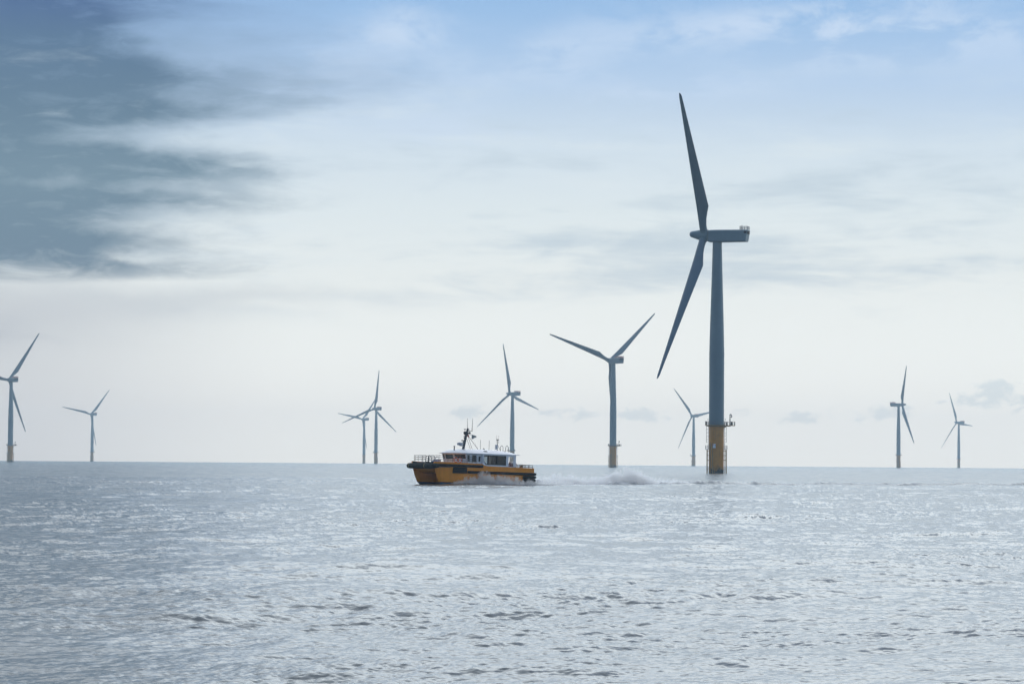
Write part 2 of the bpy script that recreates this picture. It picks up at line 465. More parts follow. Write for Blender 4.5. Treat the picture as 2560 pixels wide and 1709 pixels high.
# ------------------------------------------------------------------ sea
def gauss_tile(N, L, seed, lam0, lam1, wdir, spread, kind='wave', power=-4.0):
    """one periodic tile of a random wave field holding wavelengths lam0..lam1"""
    rng = np.random.default_rng(seed)
    k1 = np.fft.fftfreq(N, L / N) * 2 * np.pi
    kx, ky = np.meshgrid(k1, k1, indexing='ij')
    k = np.hypot(kx, ky); k[0, 0] = 1e-9
    ka, kb = 2 * np.pi / lam1, 2 * np.pi / lam0
    band = (1 / (1 + (ka / k) ** 10)) * (1 / (1 + (k / kb) ** 10))
    th = np.arctan2(ky, kx) - math.atan2(wdir[1], wdir[0])
    D = (1 - spread) * np.where(np.cos(th) > 0, np.cos(th) ** 2, 0.15 * np.cos(th) ** 2) + spread
    A = np.sqrt(k ** power * D) * band; A[0, 0] = 0
    H = A * np.fft.fft2(rng.standard_normal((N, N)))
    h = np.real(np.fft.ifft2(H))
    if kind != 'wave':
        return h / h.std()
    sx = np.real(np.fft.ifft2(1j * kx * H)); sy = np.real(np.fft.ifft2(1j * ky * H))
    s = math.sqrt((sx ** 2 + sy ** 2).mean())
    cx = np.real(np.fft.ifft2(1j * kx / k * H)); cy = np.real(np.fft.ifft2(1j * ky / k * H))
    return [a.astype(np.float32) / s for a in (h, cx, cy, sx, sy)]          # rms slope 1


def sample(tile, L, x, y):
    N = tile.shape[0]
    u = (x / L) * N; v = (y / L) * N
    i = np.floor(u).astype(np.int64); j = np.floor(v).astype(np.int64)
    fu = (u - i).astype(np.float32); fv = (v - j).astype(np.float32)
    i0, i1, j0, j1 = i % N, (i + 1) % N, j % N, (j + 1) % N
    return (tile[i0, j0] * (1 - fu) + tile[i1, j0] * fu) * (1 - fv) + (tile[i0, j1] * (1 - fu) + tile[i1, j1] * fu) * fv


# boat frame (needed for wake): heading 37 degrees towards the camera, going left, bow lifted a little
BPHI, BTRIM = R(37), R(1.3)
BX0 = Vector((-math.cos(BPHI), -math.sin(BPHI), 0)); BY = Vector((math.sin(BPHI), -math.cos(BPHI), 0)); BZ0 = Vector((0, 0, 1))
BX = BX0 * math.cos(BTRIM) + BZ0 * math.sin(BTRIM); BZ = BZ0 * math.cos(BTRIM) - BX0 * math.sin(BTRIM)
BO = Vector((1.298, 409.39, -0.3555))
BOAT = Matrix(((BX.x, BY.x, BZ.x, BO.x), (BX.y, BY.y, BZ.y, BO.y), (BX.z, BY.z, BZ.z, BO.z), (0, 0, 0, 1)))
# wake line: behind the stern and trailing away to the right
WAKE = np.array([(-3.0, 406.0), (1.3, 410.5), (9.0, 421.0), (17.0, 429.5), (27.0, 440.0), (45.0, 454.0), (70.0, 474.0), (100.0, 497.0), (150.0, 530.0)])


def wake_coords(x, y):
    best = np.full(x.shape, 1e9, np.float32); along = np.zeros_like(best); side = np.zeros_like(best)
    acc = 0.0
    for (ax, ay), (bx, by) in zip(WAKE, WAKE[1:]):
        L = math.hypot(bx - ax, by - ay); ux, uy = (bx - ax) / L, (by - ay) / L
        t = np.clip((x - ax) * ux + (y - ay) * uy, 0, L)
        ex, ey = x - ax - ux * t, y - ay - uy * t
        d = np.hypot(ex, ey); s = -(ex * uy - ey * ux)
        k = d < best
        best[k] = d[k]; along[k] = acc + t[k]; side[k] = (np.sign(s) * d)[k]
        acc += L
    return best, along, side


def make_sea():
    WD = (0.60, -0.80)
    inv = [1 / 6.0] + list(np.linspace(1 / 12.0, 1 / 34.0, 40)[:-1]) + list(np.linspace(1 / 34.0, 1 / 1000.0, 1750)[:-1])
    rad = np.array([1 / v for v in inv] + list(np.geomspace(1000, 7600, 130)))
    rad = np.concatenate([rad[rad < 388], np.arange(388, 520, 0.75), rad[rad > 520]])   # closer rows where the boat's wake lies
    fine = np.radians(np.linspace(-13.5, 13.5, 1600))
    grow = 13.5 + np.cumsum(0.017 * 1.03 ** np.arange(1, 139))       # columns widen gradually to either side
    rest = np.linspace(grow[-1], 360 - grow[-1], 300)[1:-1]
    az = np.concatenate([fine, np.radians(grow), np.radians(rest), np.radians(360 - grow[::-1])])
    nr, na = len(rad), len(az)
    rr, aa = np.meshgrid(rad, az, indexing='ij')
    x = (rr * np.sin(aa)).ravel().astype(np.float64); y = (rr * np.cos(aa)).ravel().astype(np.float64)
    dr = np.gradient(rad)
    drv = np.repeat(dr, na).astype(np.float32)
    daz = np.gradient(az); daz[-1] = daz[-2] = daz[na - 3]
    lat = (rr * np.abs(daz)[None, :]).ravel().astype(np.float32)
    step = np.maximum(drv, lat)
    rfl = rr.ravel().astype(np.float32)
    # gusts: patches of rougher and smoother water
    g1 = gauss_tile(512, 260.0, 91, 9.0, 70.0, WD, 0.25, 'field', -2.6)
    g2 = gauss_tile(512, 2600.0, 92, 90.0, 700.0, (0.2, 1.0), 0.15, 'field', -2.6)
    gust = np.exp(0.20 * sample(g1, 260.0, x, y) + 0.25 * sample(g2, 2600.0, x, y)).astype(np.float32)
    bands = [  # tile size, N, seed, shortest, longest, rms slope^2, gusty, spread; where the mesh is too coarse for a wave its slope alone is kept, per vertex
        (311.0, 1024, 11, 6.0, 22.0, 0.0014, 0, 0.10, 1.0),
        (97.0, 1024, 12, 2.0, 6.0, 0.0022, 0, 0.15, 1.0),
        (31.0, 1024, 13, 0.7, 2.0, 0.0028, 1, 0.30, 0.6),
        (11.3, 1024, 14, 0.22, 0.7, 0.0064, 1, 0.40, 0.5),
        (4.7, 1024, 15, 0.07, 0.22, 0.0085, 1, 0.45, 0.45)]
    z = np.zeros_like(x, dtype=np.float32); ox = np.zeros_like(z); oy = np.zeros_like(z)
    slx = np.zeros_like(z); sly = np.zeros_like(z)
    xa, ya = x, y
    for L, N, seed, l0, l1, mss, gusty, spr, ly in bands:
        h, cx, cy, tx, ty = gauss_tile(N, L, seed, l0, l1, WD, spr)
        lam = math.sqrt(l0 * l1)
        w = np.clip((lam / step - 1.5) / 2.5, 0, 1); w = w * w * (3 - 2 * w)
        amp = math.sqrt(mss) * (gust if gusty else np.ones_like(gust))
        k = amp * w
        act = w > 0.001
        xs, ys = x[act] + seed * 13.7, y[act] - seed * 7.3
        ka = k[act]
        z[act] += ka * sample(h, L, xs, ys)
        ox[act] -= 0.45 * ka * sample(cx, L, xs, ys); oy[act] -= 0.45 * ka * sample(cy, L, xs, ys)
        ks = ly * amp * np.sqrt(1 - w * w)
        act = (ks > 0.002)
        xs, ys = x[act] + seed * 13.7, y[act] - seed * 7.3
        slx[act] += ks[act] * sample(tx, L, xs, ys); sly[act] += ks[act] * sample(ty, L, xs, ys)
    lost = np.full_like(z, 0.0009)
    # wake: churned ridge and foam along the boat's track
    near = (y > 380) & (y < 560) & (x > -20) & (x < 170)
    foam = np.zeros_like(z)
    d, al, s = wake_coords(x[near], y[near])
    n1 = sample(gauss_tile(256, 23.0, 31, 0.7, 6.0, (1, 0), 0.8, 'field', -2.4), 23.0, x[near], y[near])
    n2 = sample(gauss_tile(256, 31.0, 32, 1.2, 10.0, (1, 0), 0.8, 'field', -2.4), 31.0, x[near] + 3, y[near])
    wid = 3.0 + 0.012 * al
    fall = np.exp(-al / 70.0)
    n3 = sample(gauss_tile(256, 160.0, 33, 5.0, 40.0, (1, 0), 0.8, 'field', -2.4), 160.0, al, s * 0.35 + 40)
    ridge = np.exp(-((np.abs(s) - wid) / 0.9) ** 2)
    z[near] += ((0.26 * fall) * (0.75 + 0.5 * n1.clip(-1, 1.5)) + 0.24 * (0.7 + 0.6 * n3).clip(0, 2) + 0.03 * n1.clip(-1, 1.5)) * ridge + 0.10 * fall * np.exp(-(s / wid) ** 2) * n2
    fm = np.exp(-(s / (wid + 0.8)) ** 4) * (0.95 * np.exp(-al / 55.0) + 0.18)
    foam[near] = np.clip(fm * (0.8 + 0.7 * n1) + fm * 0.3 * n2, 0, 1)
    lost[near] += 0.02 * fm
    # wash round each foundation
    zc = -(x * x + y * y) / (2 * RE)
    co = np.empty((nr * na + 1, 3), np.float32)
    co[:-1, 0] = x + ox; co[:-1, 1] = y + oy; co[:-1, 2] = zc + z
    co[-1] = (0, 0, 0)
    idx = np.arange(nr * na).reshape(nr, na)
    a = idx[:-1, :]; b = idx[1:, :]
    quads = np.stack([a, np.roll(a, -1, 1), np.roll(b, -1, 1), b], -1).reshape(-1, 4)[:, ::-1]
    ctr = nr * na
    tris = np.stack([np.full(na, ctr), np.roll(idx[0], -1), idx[0]], -1)[:, ::-1]
    nq, nt = len(quads), len(tris)
    me = bpy.data.meshes.new('sea')
    me.vertices.add(len(co)); me.vertices.foreach_set('co', co.ravel())
    lv = np.concatenate([quads.ravel(), tris.ravel()]).astype(np.int32)
    me.loops.add(len(lv)); me.loops.foreach_set('vertex_index', lv)
    me.polygons.add(nq + nt)
    ls = np.concatenate([np.arange(nq) * 4, nq * 4 + np.arange(nt) * 3]).astype(np.int32)
    me.polygons.foreach_set('loop_start', ls)
    me.polygons.foreach_set('use_smooth', np.ones(nq + nt, bool))
    me.update(calc_edges=True)
    rough = np.sqrt(np.sqrt(2.0 * np.append(lost, 0.002))).astype(np.float32)
    for nm, arr in (('ripple_roughness', np.clip(rough, 0.1, 0.7)), ('foam', np.append(foam, 0))):
        at = me.attributes.new(nm, 'FLOAT', 'POINT'); at.data.foreach_set('value', arr.astype(np.float32))
    sv_ = np.zeros((len(co), 3), np.float32); sv_[:-1, 0] = -slx; sv_[:-1, 1] = -sly
    at = me.attributes.new('ripple_slope', 'FLOAT_VECTOR', 'POINT'); at.data.foreach_set('vector', sv_.ravel())
    # material: dark grey-green water; ripples finer than the mesh go on as slopes in the shading normal
    m = bpy.data.materials.new('sea_water'); m.use_nodes = True
    t = m.node_tree; b = t.nodes['Principled BSDF']; h = G(t)
    def att(nm):
        a_ = h.new('ShaderNodeAttribute'); a_.attribute_name = nm; return a_.outputs['Fac']
    rf, ff = att('ripple_roughness'), att('foam')
    geo = h.new('ShaderNodeNewGeometry')
    sa_ = h.new('ShaderNodeAttribute'); sa_.attribute_name = 'ripple_slope'
    nrm = h.vadd(geo.outputs['Normal'], sa_.outputs['Vector'])
    nn = h.new('ShaderNodeVectorMath'); nn.operation = 'NORMALIZE'; h.put(nn.inputs[0], nrm)
    h.put(b.inputs['Normal'], nn.outputs[0])
    c = h.mix(ff, (0.050, 0.076, 0.094), (0.50, 0.53, 0.56))
    h.put(b.inputs['Base Color'], c)
    h.put(b.inputs['Roughness'], h.m('MAXIMUM', rf, h.mul(ff, 0.7)))
    b.inputs['IOR'].default_value = 1.33
    b.inputs['Specular IOR Level'].default_value = 0.5
    me.materials.append(m)
    o = bpy.data.objects.new('sea', me); o['kind'] = 'structure'
    o['label'] = 'rippled silver grey sea stretching to the horizon'
    return link(o)


make_sea()

# ------------------------------------------------------------------ wind turbines
HUB_Z, OVH, TILT, CONE, BLADE_R = 77.0, 4.3, R(6), R(5), 54.5


def airfoil(c, t, n=10):
    """closed section, leading edge towards +x; pitch axis at 30 per cent chord; returns x (LE positive) and y"""
    up, lo = [], []
    for i in range(n + 1):
        s = 0.5 * (1 - math.cos(PI * i / n))
        yt = 5 * t * (0.2969 * math.sqrt(s) - 0.126 * s - 0.3516 * s * s + 0.2843 * s ** 3 - 0.1036 * s ** 4)
        up.append((s, yt * 1.15)); lo.append((s, -yt * 0.85))
    return [(-(s) * c, y * c) for s, y in up] + [(-(s) * c, y * c) for s, y in lo[-2:0:-1]]


def blade_bm(pitch):
    bm = BM()
    st = [(1.5, 0), (2.6, 0), (4.0, 0.15), (6.5, 0.55), (9.0, 0.85), (11.3, 1.0), (14.0, 1.0), (20.0, 1.0), (28.0, 1.0), (36.0, 1.0), (44.0, 1.0), (50.0, 1.0), (53.0, 1.0), (54.0, 1.0), (54.5, 1.0)]
    out = []
    for r, f in st:
        if r <= 11.3: ch = 2.55 + (4.1 - 2.55) * max(0, (r - 4.0) / 7.3)
        else: ch = 4.1 + (0.95 - 4.1) * (r - 11.3) / (53.0 - 11.3)
        if r > 53.0: ch = 0.95 - 0.5 * ((r - 53.0) / 1.5) ** 1.5 * 1.2
        le = 1.18 + (0.45 - 1.18) * r / 54.5
        tk = 0.32 + (0.15 - 0.32) * min(1, r / 45.0)
        if r > 53.9: tk = 0.09; le -= 0.12
        af = airfoil(ch, tk)
        n = len(af)
        tw = pitch + R(11) * (1 - min(1, r / 54.5)) ** 1.6
        ring = []
        for i, (px, py) in enumerate(af):
            cx, cy = 1.24 * math.cos(PI * 2 * i / n), 1.24 * math.sin(PI * 2 * i / n)
            ax, ay = px + le, py
            X, Y = cx * (1 - f) + ax * f, cy * (1 - f) + ay * f
            # rotate about the blade axis: chord swings from the rotor plane towards the wind
            ring.append((X * math.cos(tw) - Y * math.sin(tw), X * math.sin(tw) + Y * math.cos(tw), r))
        out.append(ring)
    rings(bm, out)
    return bm


def nacelle_bm():
    bm = BM()
    # along local x (upwind +x), rear leaning forward at its foot
    prof = [(3.05, 1.25, 1.5, -1.75), (2.6, 1.85, 1.62, -2.2), (0.0, 1.95, 1.65, -2.3), (-9.0, 1.95, 1.55, -2.25), (-9.9, 1.92, 1.5, -2.2)]
    out = []
    for x, w, zt, zb in prof:
        rb = 0.35
        xs = 0.0
        ring = []
        for (sy, sz) in ((1, 1), (-1, 1), (-1, -1), (1, -1)):
            zz = zt if sz > 0 else zb
            xo = (-0.5 if (x < -9.5 and sz > 0) else 0)
            a = (x + xo, sy * w, zz - sz * rb); b_ = (x + xo, sy * (w - rb), zz)
            ring += ([a, b_] if sy * sz > 0 else [b_, a])
        out.append(ring)
    rings(bm, out)
    return bm


def rail_bm(path, h=1.1, closed=False, post=1.2, r=0.045, bars=(0.55, 1.1)):
    bm = BM()
    pts = [Vector(p) for p in path]
    if closed: pts.append(pts[0])
    for b_ in bars:
        tube(bm, [p + Vector((0, 0, b_ * h / 1.1)) for p in pts], r, 6)
    for a, b in zip(pts, pts[1:]):
        n = max(1, round((b - a).length / post))
        for k in range(n):
            p = a.lerp(b, k / n)
            tube(bm, [p, p + Vector((0, 0, h))], r, 6)
    p = pts[-1]
    tube(bm, [p, p + Vector((0, 0, h))], r, 6)
    return bm


TR, TOPZ = 2.43, 74.75


def turbine_foundation(root):
    bm = BM(); lathe(bm, [(TR, -6), (TR, 3), (TR, 9), (TR, 15.35)], 64)
    tp = build('transition_piece', bm, M['foundation'], root, True)
    for x, r in ((-2.08, 0.20), (-1.32, 0.12)):
        yy = -math.sqrt(TR * TR - x * x) - r * 0.9
        bm = BM(); tube(bm, [(x, yy, -5), (x, yy, 9.4), (x * 0.97, yy + 0.3, 9.9)], r, 12)
        for zz in (2.6, 5.7, 8.6): box(bm, (x, yy + r * 0.7, zz), (0.55, 0.35, 0.16))
        build('cable_tube', bm, M['landing_yellow'], tp, True)
    # sign plate, bent to the wall by two brackets
    xs = -0.78; yy = -math.sqrt(TR * TR - xs * xs)
    an = math.atan2(yy, xs) + PI / 2
    rot = Matrix.Rotation(an, 3, 'Z')
    bm = BM(); box(bm, (0, 0, 0), (0.92, 0.04, 1.35), bev=0.01)
    sg = build('warning_sign', bm, M['sign'], tp)
    sg.matrix_local = Matrix.Translation((xs - 0.05, yy - 0.12, 8.8)) @ rot.to_4x4()
    # landings and ladders, left and right
    for sx, tubes in ((-1, ((-2.95, 0.8), (-2.95, -0.8))), (1, ((3.28, 0.1), (2.72, -1.35)))):
        bm = BM()
        for tx, ty in tubes:
            tube(bm, [(tx, ty, -3), (tx, ty, 7.6)], 0.15, 12)
            d = Vector((tx, ty, 0)).normalized() * (TR - 0.05)
            for zz in (1.25, 4.2, 5.75, 7.2):
                tube(bm, [(tx, ty, zz), (d.x, d.y, zz)], 0.09, 8)
        (ax, ay), (bx_, by_) = tubes
        for k in range(20):
            f0, f1 = 0.36, 0.64
            zz = 0.6 + k * 0.35
            q = 0.94
            tube(bm, [((ax + (bx_ - ax) * f0) * q, (ay + (by_ - ay) * f0), zz), ((ax + (bx_ - ax) * f1) * q, (ay + (by_ - ay) * f1), zz)], 0.025, 5)
        build('boat_landing', bm, M['landing_yellow'], root, True)
        x0, x1 = (2.45, 3.42)
        pf = BM()
        box(pf, (sx * 2.93, 0, 7.72), (1.0, 2.4, 0.12))
        lad = build('access_ladder', pf, M['galvanised'], root)
        rp = [(sx * 2.45, -1.2, 7.78), (sx * 3.42, -1.2, 7.78), (sx * 3.42, 1.2, 7.78), (sx * 2.45, 1.2, 7.78)]
        build('railing', rail_bm(rp, 1.15, False, 0.6, 0.035), M['galvanised'], lad)
        bm = BM()
        for yy in (-0.28, 0.28): tube(bm, [(sx * 2.62, yy, 7.8), (sx * 2.62, yy, 16.4)], 0.05, 6)
        for k in range(26): tube(bm, [(sx * 2.62, -0.28, 8 + k * 0.31), (sx * 2.62, 0.28, 8 + k * 0.31)], 0.022, 5)
        for yy in (-0.3, 0.0, 0.3):
            tube(bm, [(sx * (3.28 if yy == 0 else 3.15), yy, 9.9), (sx * (3.28 if yy == 0 else 3.15), yy, 15.3)], 0.028, 5)
        for k in range(6):
            zz = 9.95 + k * 1.05
            tube(bm, [(sx * 2.62, -0.3, zz), (sx * 3.0, -0.36, zz), (sx * 3.28, 0, zz), (sx * 3.0, 0.36, zz), (sx * 2.62, 0.3, zz)], 0.03, 5)
        build('safety_cage', bm, M['galvanised'], lad)


def turbine_platform(root):
    z = 15.35
    bm = BM()
    lathe(bm, [(2.55, z - 0.30), (3.5, z - 0.02), (3.65, z), (3.65, z + 0.2), (2.0, z + 0.2)], 40, False)
    box2(bm, (2.6, -1.6, z - 0.02), (5.95, 1.6, z + 0.2))
    for yy in (-1.2, 1.2):
        tube(bm, [(2.35, yy, z - 0.75), (3.1, yy, z - 0.1), (4.5, yy, z - 0.08)], 0.14, 8)
    pl = build('platform', bm, M['landing_yellow'], root, True)
    n = 20; a0 = math.asin(1.6 / 3.6)
    pth = [(3.6 * math.cos(a0 + (2 * PI - 2 * a0) * k / n), 3.6 * math.sin(a0 + (2 * PI - 2 * a0) * k / n), z + 0.2) for k in range(n + 1)]
    pth = [(5.9, 1.55, z + 0.2)] + pth + [(5.9, -1.55, z + 0.2)]
    build('railing', rail_bm(pth, 1.1, True, 1.1, 0.04), M['galvanised'], pl)
    bm = BM()
    tube(bm, [(4.37, 0, z + 0.2), (4.37, 0, z + 3.75)], [0.17, 0.13], 10)
    tube(bm, [(4.37, 0, z + 3.55), (4.95, 0, z + 3.5), (4.9, 0, z + 2.9)], 0.09, 8)
    box(bm, (4.85, 0, z + 2.95), (0.36, 0.4, 0.6), Matrix.Rotation(R(18), 3, 'Y'), 0.05)
    ball(bm, (4.72, 0, z + 3.6), 0.22)
    build('davit_crane', bm, M['dark_metal'], pl, True)
    bm = BM(); box2(bm, (4.62, -0.5, z + 0.2), (5.25, 0.5, z + 1.3), 0.03)
    build('equipment_cabinet', bm, M['dark_metal'], pl)
    bm = BM(); box2(bm, (3.1, -1.2, z + 0.2), (3.55, -0.5, z + 1.15), 0.03)
    build('equipment_cabinet', bm, M['dark_metal'], pl)
    bm = BM(); box2(bm, (-3.55, -0.6, z + 0.2), (-3.1, 0.5, z + 1.35), 0.03); tube(bm, [(-3.65, 0, z + 1.38), (-2.95, 0, z + 1.38)], 0.05, 6)
    build('equipment_cabinet', bm, M['dark_metal'], pl)
    for sx in (-1, 1):
        bm = BM()
        tube(bm, [(sx * 2.75, -0.6, z + 0.2), (sx * 2.75, -0.6, z + 2.0)], 0.03, 6); ball(bm, (sx * 2.78, -0.6, z + 2.1), 0.13)
        tube(bm, [(sx * 2.62, -0.9, z + 0.2), (sx * 2.62, -0.9, z + 1.6), (sx * 2.95, -0.9, z + 1.9)], 0.03, 6)
        build('lamp', bm, M['dark_metal'], pl, True)


def turbine_tower(root):
    bm = BM()
    lathe(bm, [(2.43, 15.55), (2.43, 24), (2.43, 38.5), (2.40, 40), (2.22, 48), (1.96, 57), (1.70, 66), (1.475, TOPZ)], 64)
    tw = build('tower', bm, M['turbine_paint'], root, True)
    for zz, r in ((15.72, 2.50), (38.6, 2.445), (57.0, 1.97)):
        bm = BM(); lathe(bm, [(r - 0.04, zz - 0.09), (r, zz - 0.07), (r, zz + 0.07), (r - 0.04, zz + 0.09)], 64)
        build('flange', bm, M['turbine_paint'], tw, True)


def turbine_head(root, hoist):
    nc = build('nacelle', nacelle_bm(), M['turbine_paint'], root, True)
    for a_, b_ in (((-10.47, -1.35, 0.2), (-10.0, 1.35, 1.15)), ((-10.2, -1.97, 0.35), (-9.3, -1.7, 1.1)), ((-10.2, 1.7, 0.35), (-9.3, 1.97, 1.1))):
        bm = BM(); box2(bm, a_, b_); build('vent', bm, M['vent_black'], nc)
    if hoist:
        p = [(-10.3, -1.8, 1.55), (-4.2, -1.8, 1.62), (-4.2, 1.8, 1.62), (-10.3, 1.8, 1.55)]
        bm = rail_bm(p, 1.25, True, 0.75, 0.09, (0.35, 0.7, 1.1))
        build('hoist_railing', bm, M['red_rail'], nc)
        for sy in (-1.8, 1.8):
            bm = BM(); box2(bm, (-10.3, sy - 0.03, 1.6), (-4.2, sy + 0.03, 1.85))
            for k in range(9): box(bm, (-4.6 - k * 0.7, sy, 2.2), (0.3, 0.05, 0.9))
            build('rail_panel', bm, M['white_rail'], nc)
    else:
        p = [(-10.3, -1.75, 1.5), (-7.9, -1.75, 1.52), (-7.9, 1.75, 1.52), (-10.3, 1.75, 1.5)]
        build('rear_railing', rail_bm(p, 1.15, True, 0.8, 0.05, (0.4, 0.75, 1.1)), M['galvanised'], nc)
        bm = BM(); tube(bm, [(-8.3, 0.3, 1.5), (-8.3, 0.3, 3.0)], 0.06, 6); ball(bm, (-8.3, 0.3, 3.0), 0.12)
        build('wind_sensor', bm, M['dark_metal'], nc)


def hub_bm():
    bm = BM()
    prof = [(0.02, 5.0), (0.45, 4.92), (0.78, 4.7), (0.98, 4.3), (1.12, 3.7), (1.4, 2.6), (1.72, 1.5), (1.93, 0.5), (1.98, -0.3), (1.9, -1.0), (1.7, -1.35), (0.6, -1.4)]
    lathe(bm, prof, 40)
    for k in range(3):
        t = k * 2 * PI / 3
        d = Vector((math.cos(t), math.sin(t), 0)) * math.cos(CONE) + Vector((0, 0, 1)) * math.sin(CONE)
        tube(bm, [d * 0.9, d * 1.95, d * 2.1], [1.32, 1.32, 1.24], 32)
    return bm


# two blade settings: parked with the blades feathered, and turning
BLADES = {}
for nm, pt in (('parked', R(74)), ('turning', R(14))):
    bm = blade_bm(pt)
    me = bpy.data.meshes.new('blade'); bmesh.ops.recalc_face_normals(bm, faces=bm.faces); bm.to_mesh(me); bm.free()
    me.materials.append(M['blade_paint'])
    me.polygons.foreach_set('use_smooth', [True] * len(me.polygons)); me.set_sharp_from_angle(angle=R(60))
    BLADES[nm] = me
proto_hub = None
TG = 'offshore wind turbines'


def rotor_matrices(yaw, ph, k=1.0):
    a = Vector((math.cos(yaw) * math.cos(TILT), math.sin(yaw) * math.cos(TILT), math.sin(TILT)))
    side = Vector((-math.sin(yaw), math.cos(yaw), 0)); up = a.cross(side)
    hub = Vector((math.cos(yaw) * OVH, math.sin(yaw) * OVH, HUB_Z))
    def mk(x, y, z, p): return Matrix(((x.x, y.x, z.x, p.x), (x.y, y.y, z.y, p.y), (x.z, y.z, z.z, p.z), (0, 0, 0, 1)))
    cx = math.cos(ph) * up + math.sin(ph) * side
    cy = a.cross(cx)
    hm = mk(cx, cy, a, hub)
    bms = []
    for i in range(3):
        t = ph + i * 2 * PI / 3
        rad = math.cos(t) * up + math.sin(t) * side
        et = -math.sin(t) * up + math.cos(t) * side
        d = rad * math.cos(CONE) + a * math.sin(CONE)
        aa = a * math.cos(CONE) - rad * math.sin(CONE)
        bms.append(mk(et * k, aa * k, d * k, hub))
    return hm, bms


def turbine(label, x, y, yaw, phase, rad, state, hoist, proto=None, spin=0.0):
    yaw, phase = R(yaw), R(phase)
    D = math.hypot(x, y)
    root = thing('wind_turbine', label, 'wind turbine', (x, y, -D * D / (2 * RE)), TG)
    if proto is None:
        turbine_foundation(root); turbine_platform(root); turbine_tower(root)
    else:
        for ch in list(proto.children):
            if ch.name.split('.')[0] in ('nacelle', 'hub', 'blade'): continue
            c = ch.copy(); link(c, root)
            c.matrix_local = Matrix.Rotation(spin, 4, 'Z') @ ch.matrix_local
            for gc in ch.children:
                d = gc.copy(); link(d, c); d.matrix_local = gc.matrix_local.copy()
    turbine_head(root, hoist) if (proto is None or HEADS.get(hoist) is None) else None
    if proto is not None and HEADS.get(hoist) is not None:
        src = HEADS[hoist]; c = src.copy(); link(c, root)
        for gc in src.children: d = gc.copy(); link(d, c); d.matrix_local = gc.matrix_local.copy()
    nc = [c for c in root.children if c.name.split('.')[0] == 'nacelle'][0]
    HEADS.setdefault(hoist, nc)
    nc.matrix_local = Matrix.Translation((0, 0, HUB_Z)) @ Matrix.Rotation(yaw, 4, 'Z')
    hm, bms = rotor_matrices(yaw, phase, rad / BLADE_R)
    global proto_hub
    if proto_hub is None:
        proto_hub = build('hub', hub_bm(), M['turbine_paint'], root, True); hb = proto_hub
    else:
        hb = proto_hub.copy(); link(hb, root)
    hb.matrix_local = hm
    for b in bms:
        bo = bpy.data.objects.new('blade', BLADES[state]); link(bo, root); bo.matrix_local = b
    return root


HEADS = {}
first = turbine('large nearest turbine on a thick yellow foundation, its third blade hidden behind the nacelle', 66.3, 970.33, 161.5, 35.8, 52.6, 'parked', False)
turbine('turbine at the left picture edge whose left blade is cut off by the frame', -469.91, 2816.35, 127, 85.2, 54.7, 'turning', True, first, 0.4)
turbine('turbine standing alone between the left edge turbine and the crossing pair', -682.5, 4887.96, 131.3, 78.6, 54.2, 'turning', True, first, 1.0)
turbine('smaller and lower turbine of the crossing pair left of the orange boat', -256.6, 5232.6, 133.8, 80.3, 54.8, 'turning', True, first, 1.7)
turbine('taller turbine of the crossing pair, one blade pointing nearly straight up', -189.1, 4195.8, 127.4, 113.0, 54.6, 'turning', True, first, 2.2)
turbine('turbine rising directly behind the orange boat cabin roof', 0.99, 3230.3, 135.7, 12.2, 55.0, 'turning', True, first, 2.6)
turbine('second largest turbine, two blades spread in a V above its tower', 73.39, 2165.6, 123.0, 71.1, 53.9, 'turning', True, first, 0.2)
turbine('small distant turbine just left of the large yellow foundation, one blade behind its tower', 279.81, 4606.1, 122.0, 39.7, 54.2, 'turning', True, first, 3.0)
turbine('turbine with nacelle pointing right, only two blades showing, near the right edge', 471.43, 3654.1, 3.5, 88.7, 54.5, 'parked', True, first, 0.9)
turbine('small turbine furthest right with one short blade pointing right', 758.34, 5086.4, 136.4, 24.3, 54.9, 'turning', True, first, 1.4)
turbine('turbine outside the left picture edge with only one pale blade tip showing', -716.0, 3960.0, 128.0, 56.0, 54.5, 'turning', True, first, 1.1)

# ------------------------------------------------------------------ boat
boat = bpy.data.objects.new('crew_boat', None); link(boat)
boat.matrix_world = BOAT
tag(boat, 'orange and white twin hulled crew transfer boat speeding left through spray', 'boat')


def wall(bm, axis, pos, th, u0, u1, z0, z1, holes):
    """vertical wall in the plane axis=pos, made of blocks round rectangular holes"""
    us = sorted({u0, u1, *[h[0] for h in holes], *[h[1] for h in holes]})
    zs = sorted({z0, z1, *[h[2] for h in holes], *[h[3] for h in holes]})
    for i in range(len(us) - 1):
        runs = []
        for j in range(len(zs) - 1):
            uc, zc = (us[i] + us[i + 1]) / 2, (zs[j] + zs[j + 1]) / 2
            hole = any(h[0] < uc < h[1] and h[2] < zc < h[3] for h in holes)
            if not hole:
                if runs and runs[-1][1] == zs[j]: runs[-1][1] = zs[j + 1]
                else: runs.append([zs[j], zs[j + 1]])
        for a, b in runs:
            if axis == 'y': box2(bm, (us[i], pos - th / 2, a), (us[i + 1], pos + th / 2, b))
            else: box2(bm, (pos - th / 2, us[i], a), (pos + th / 2, us[i + 1], b))


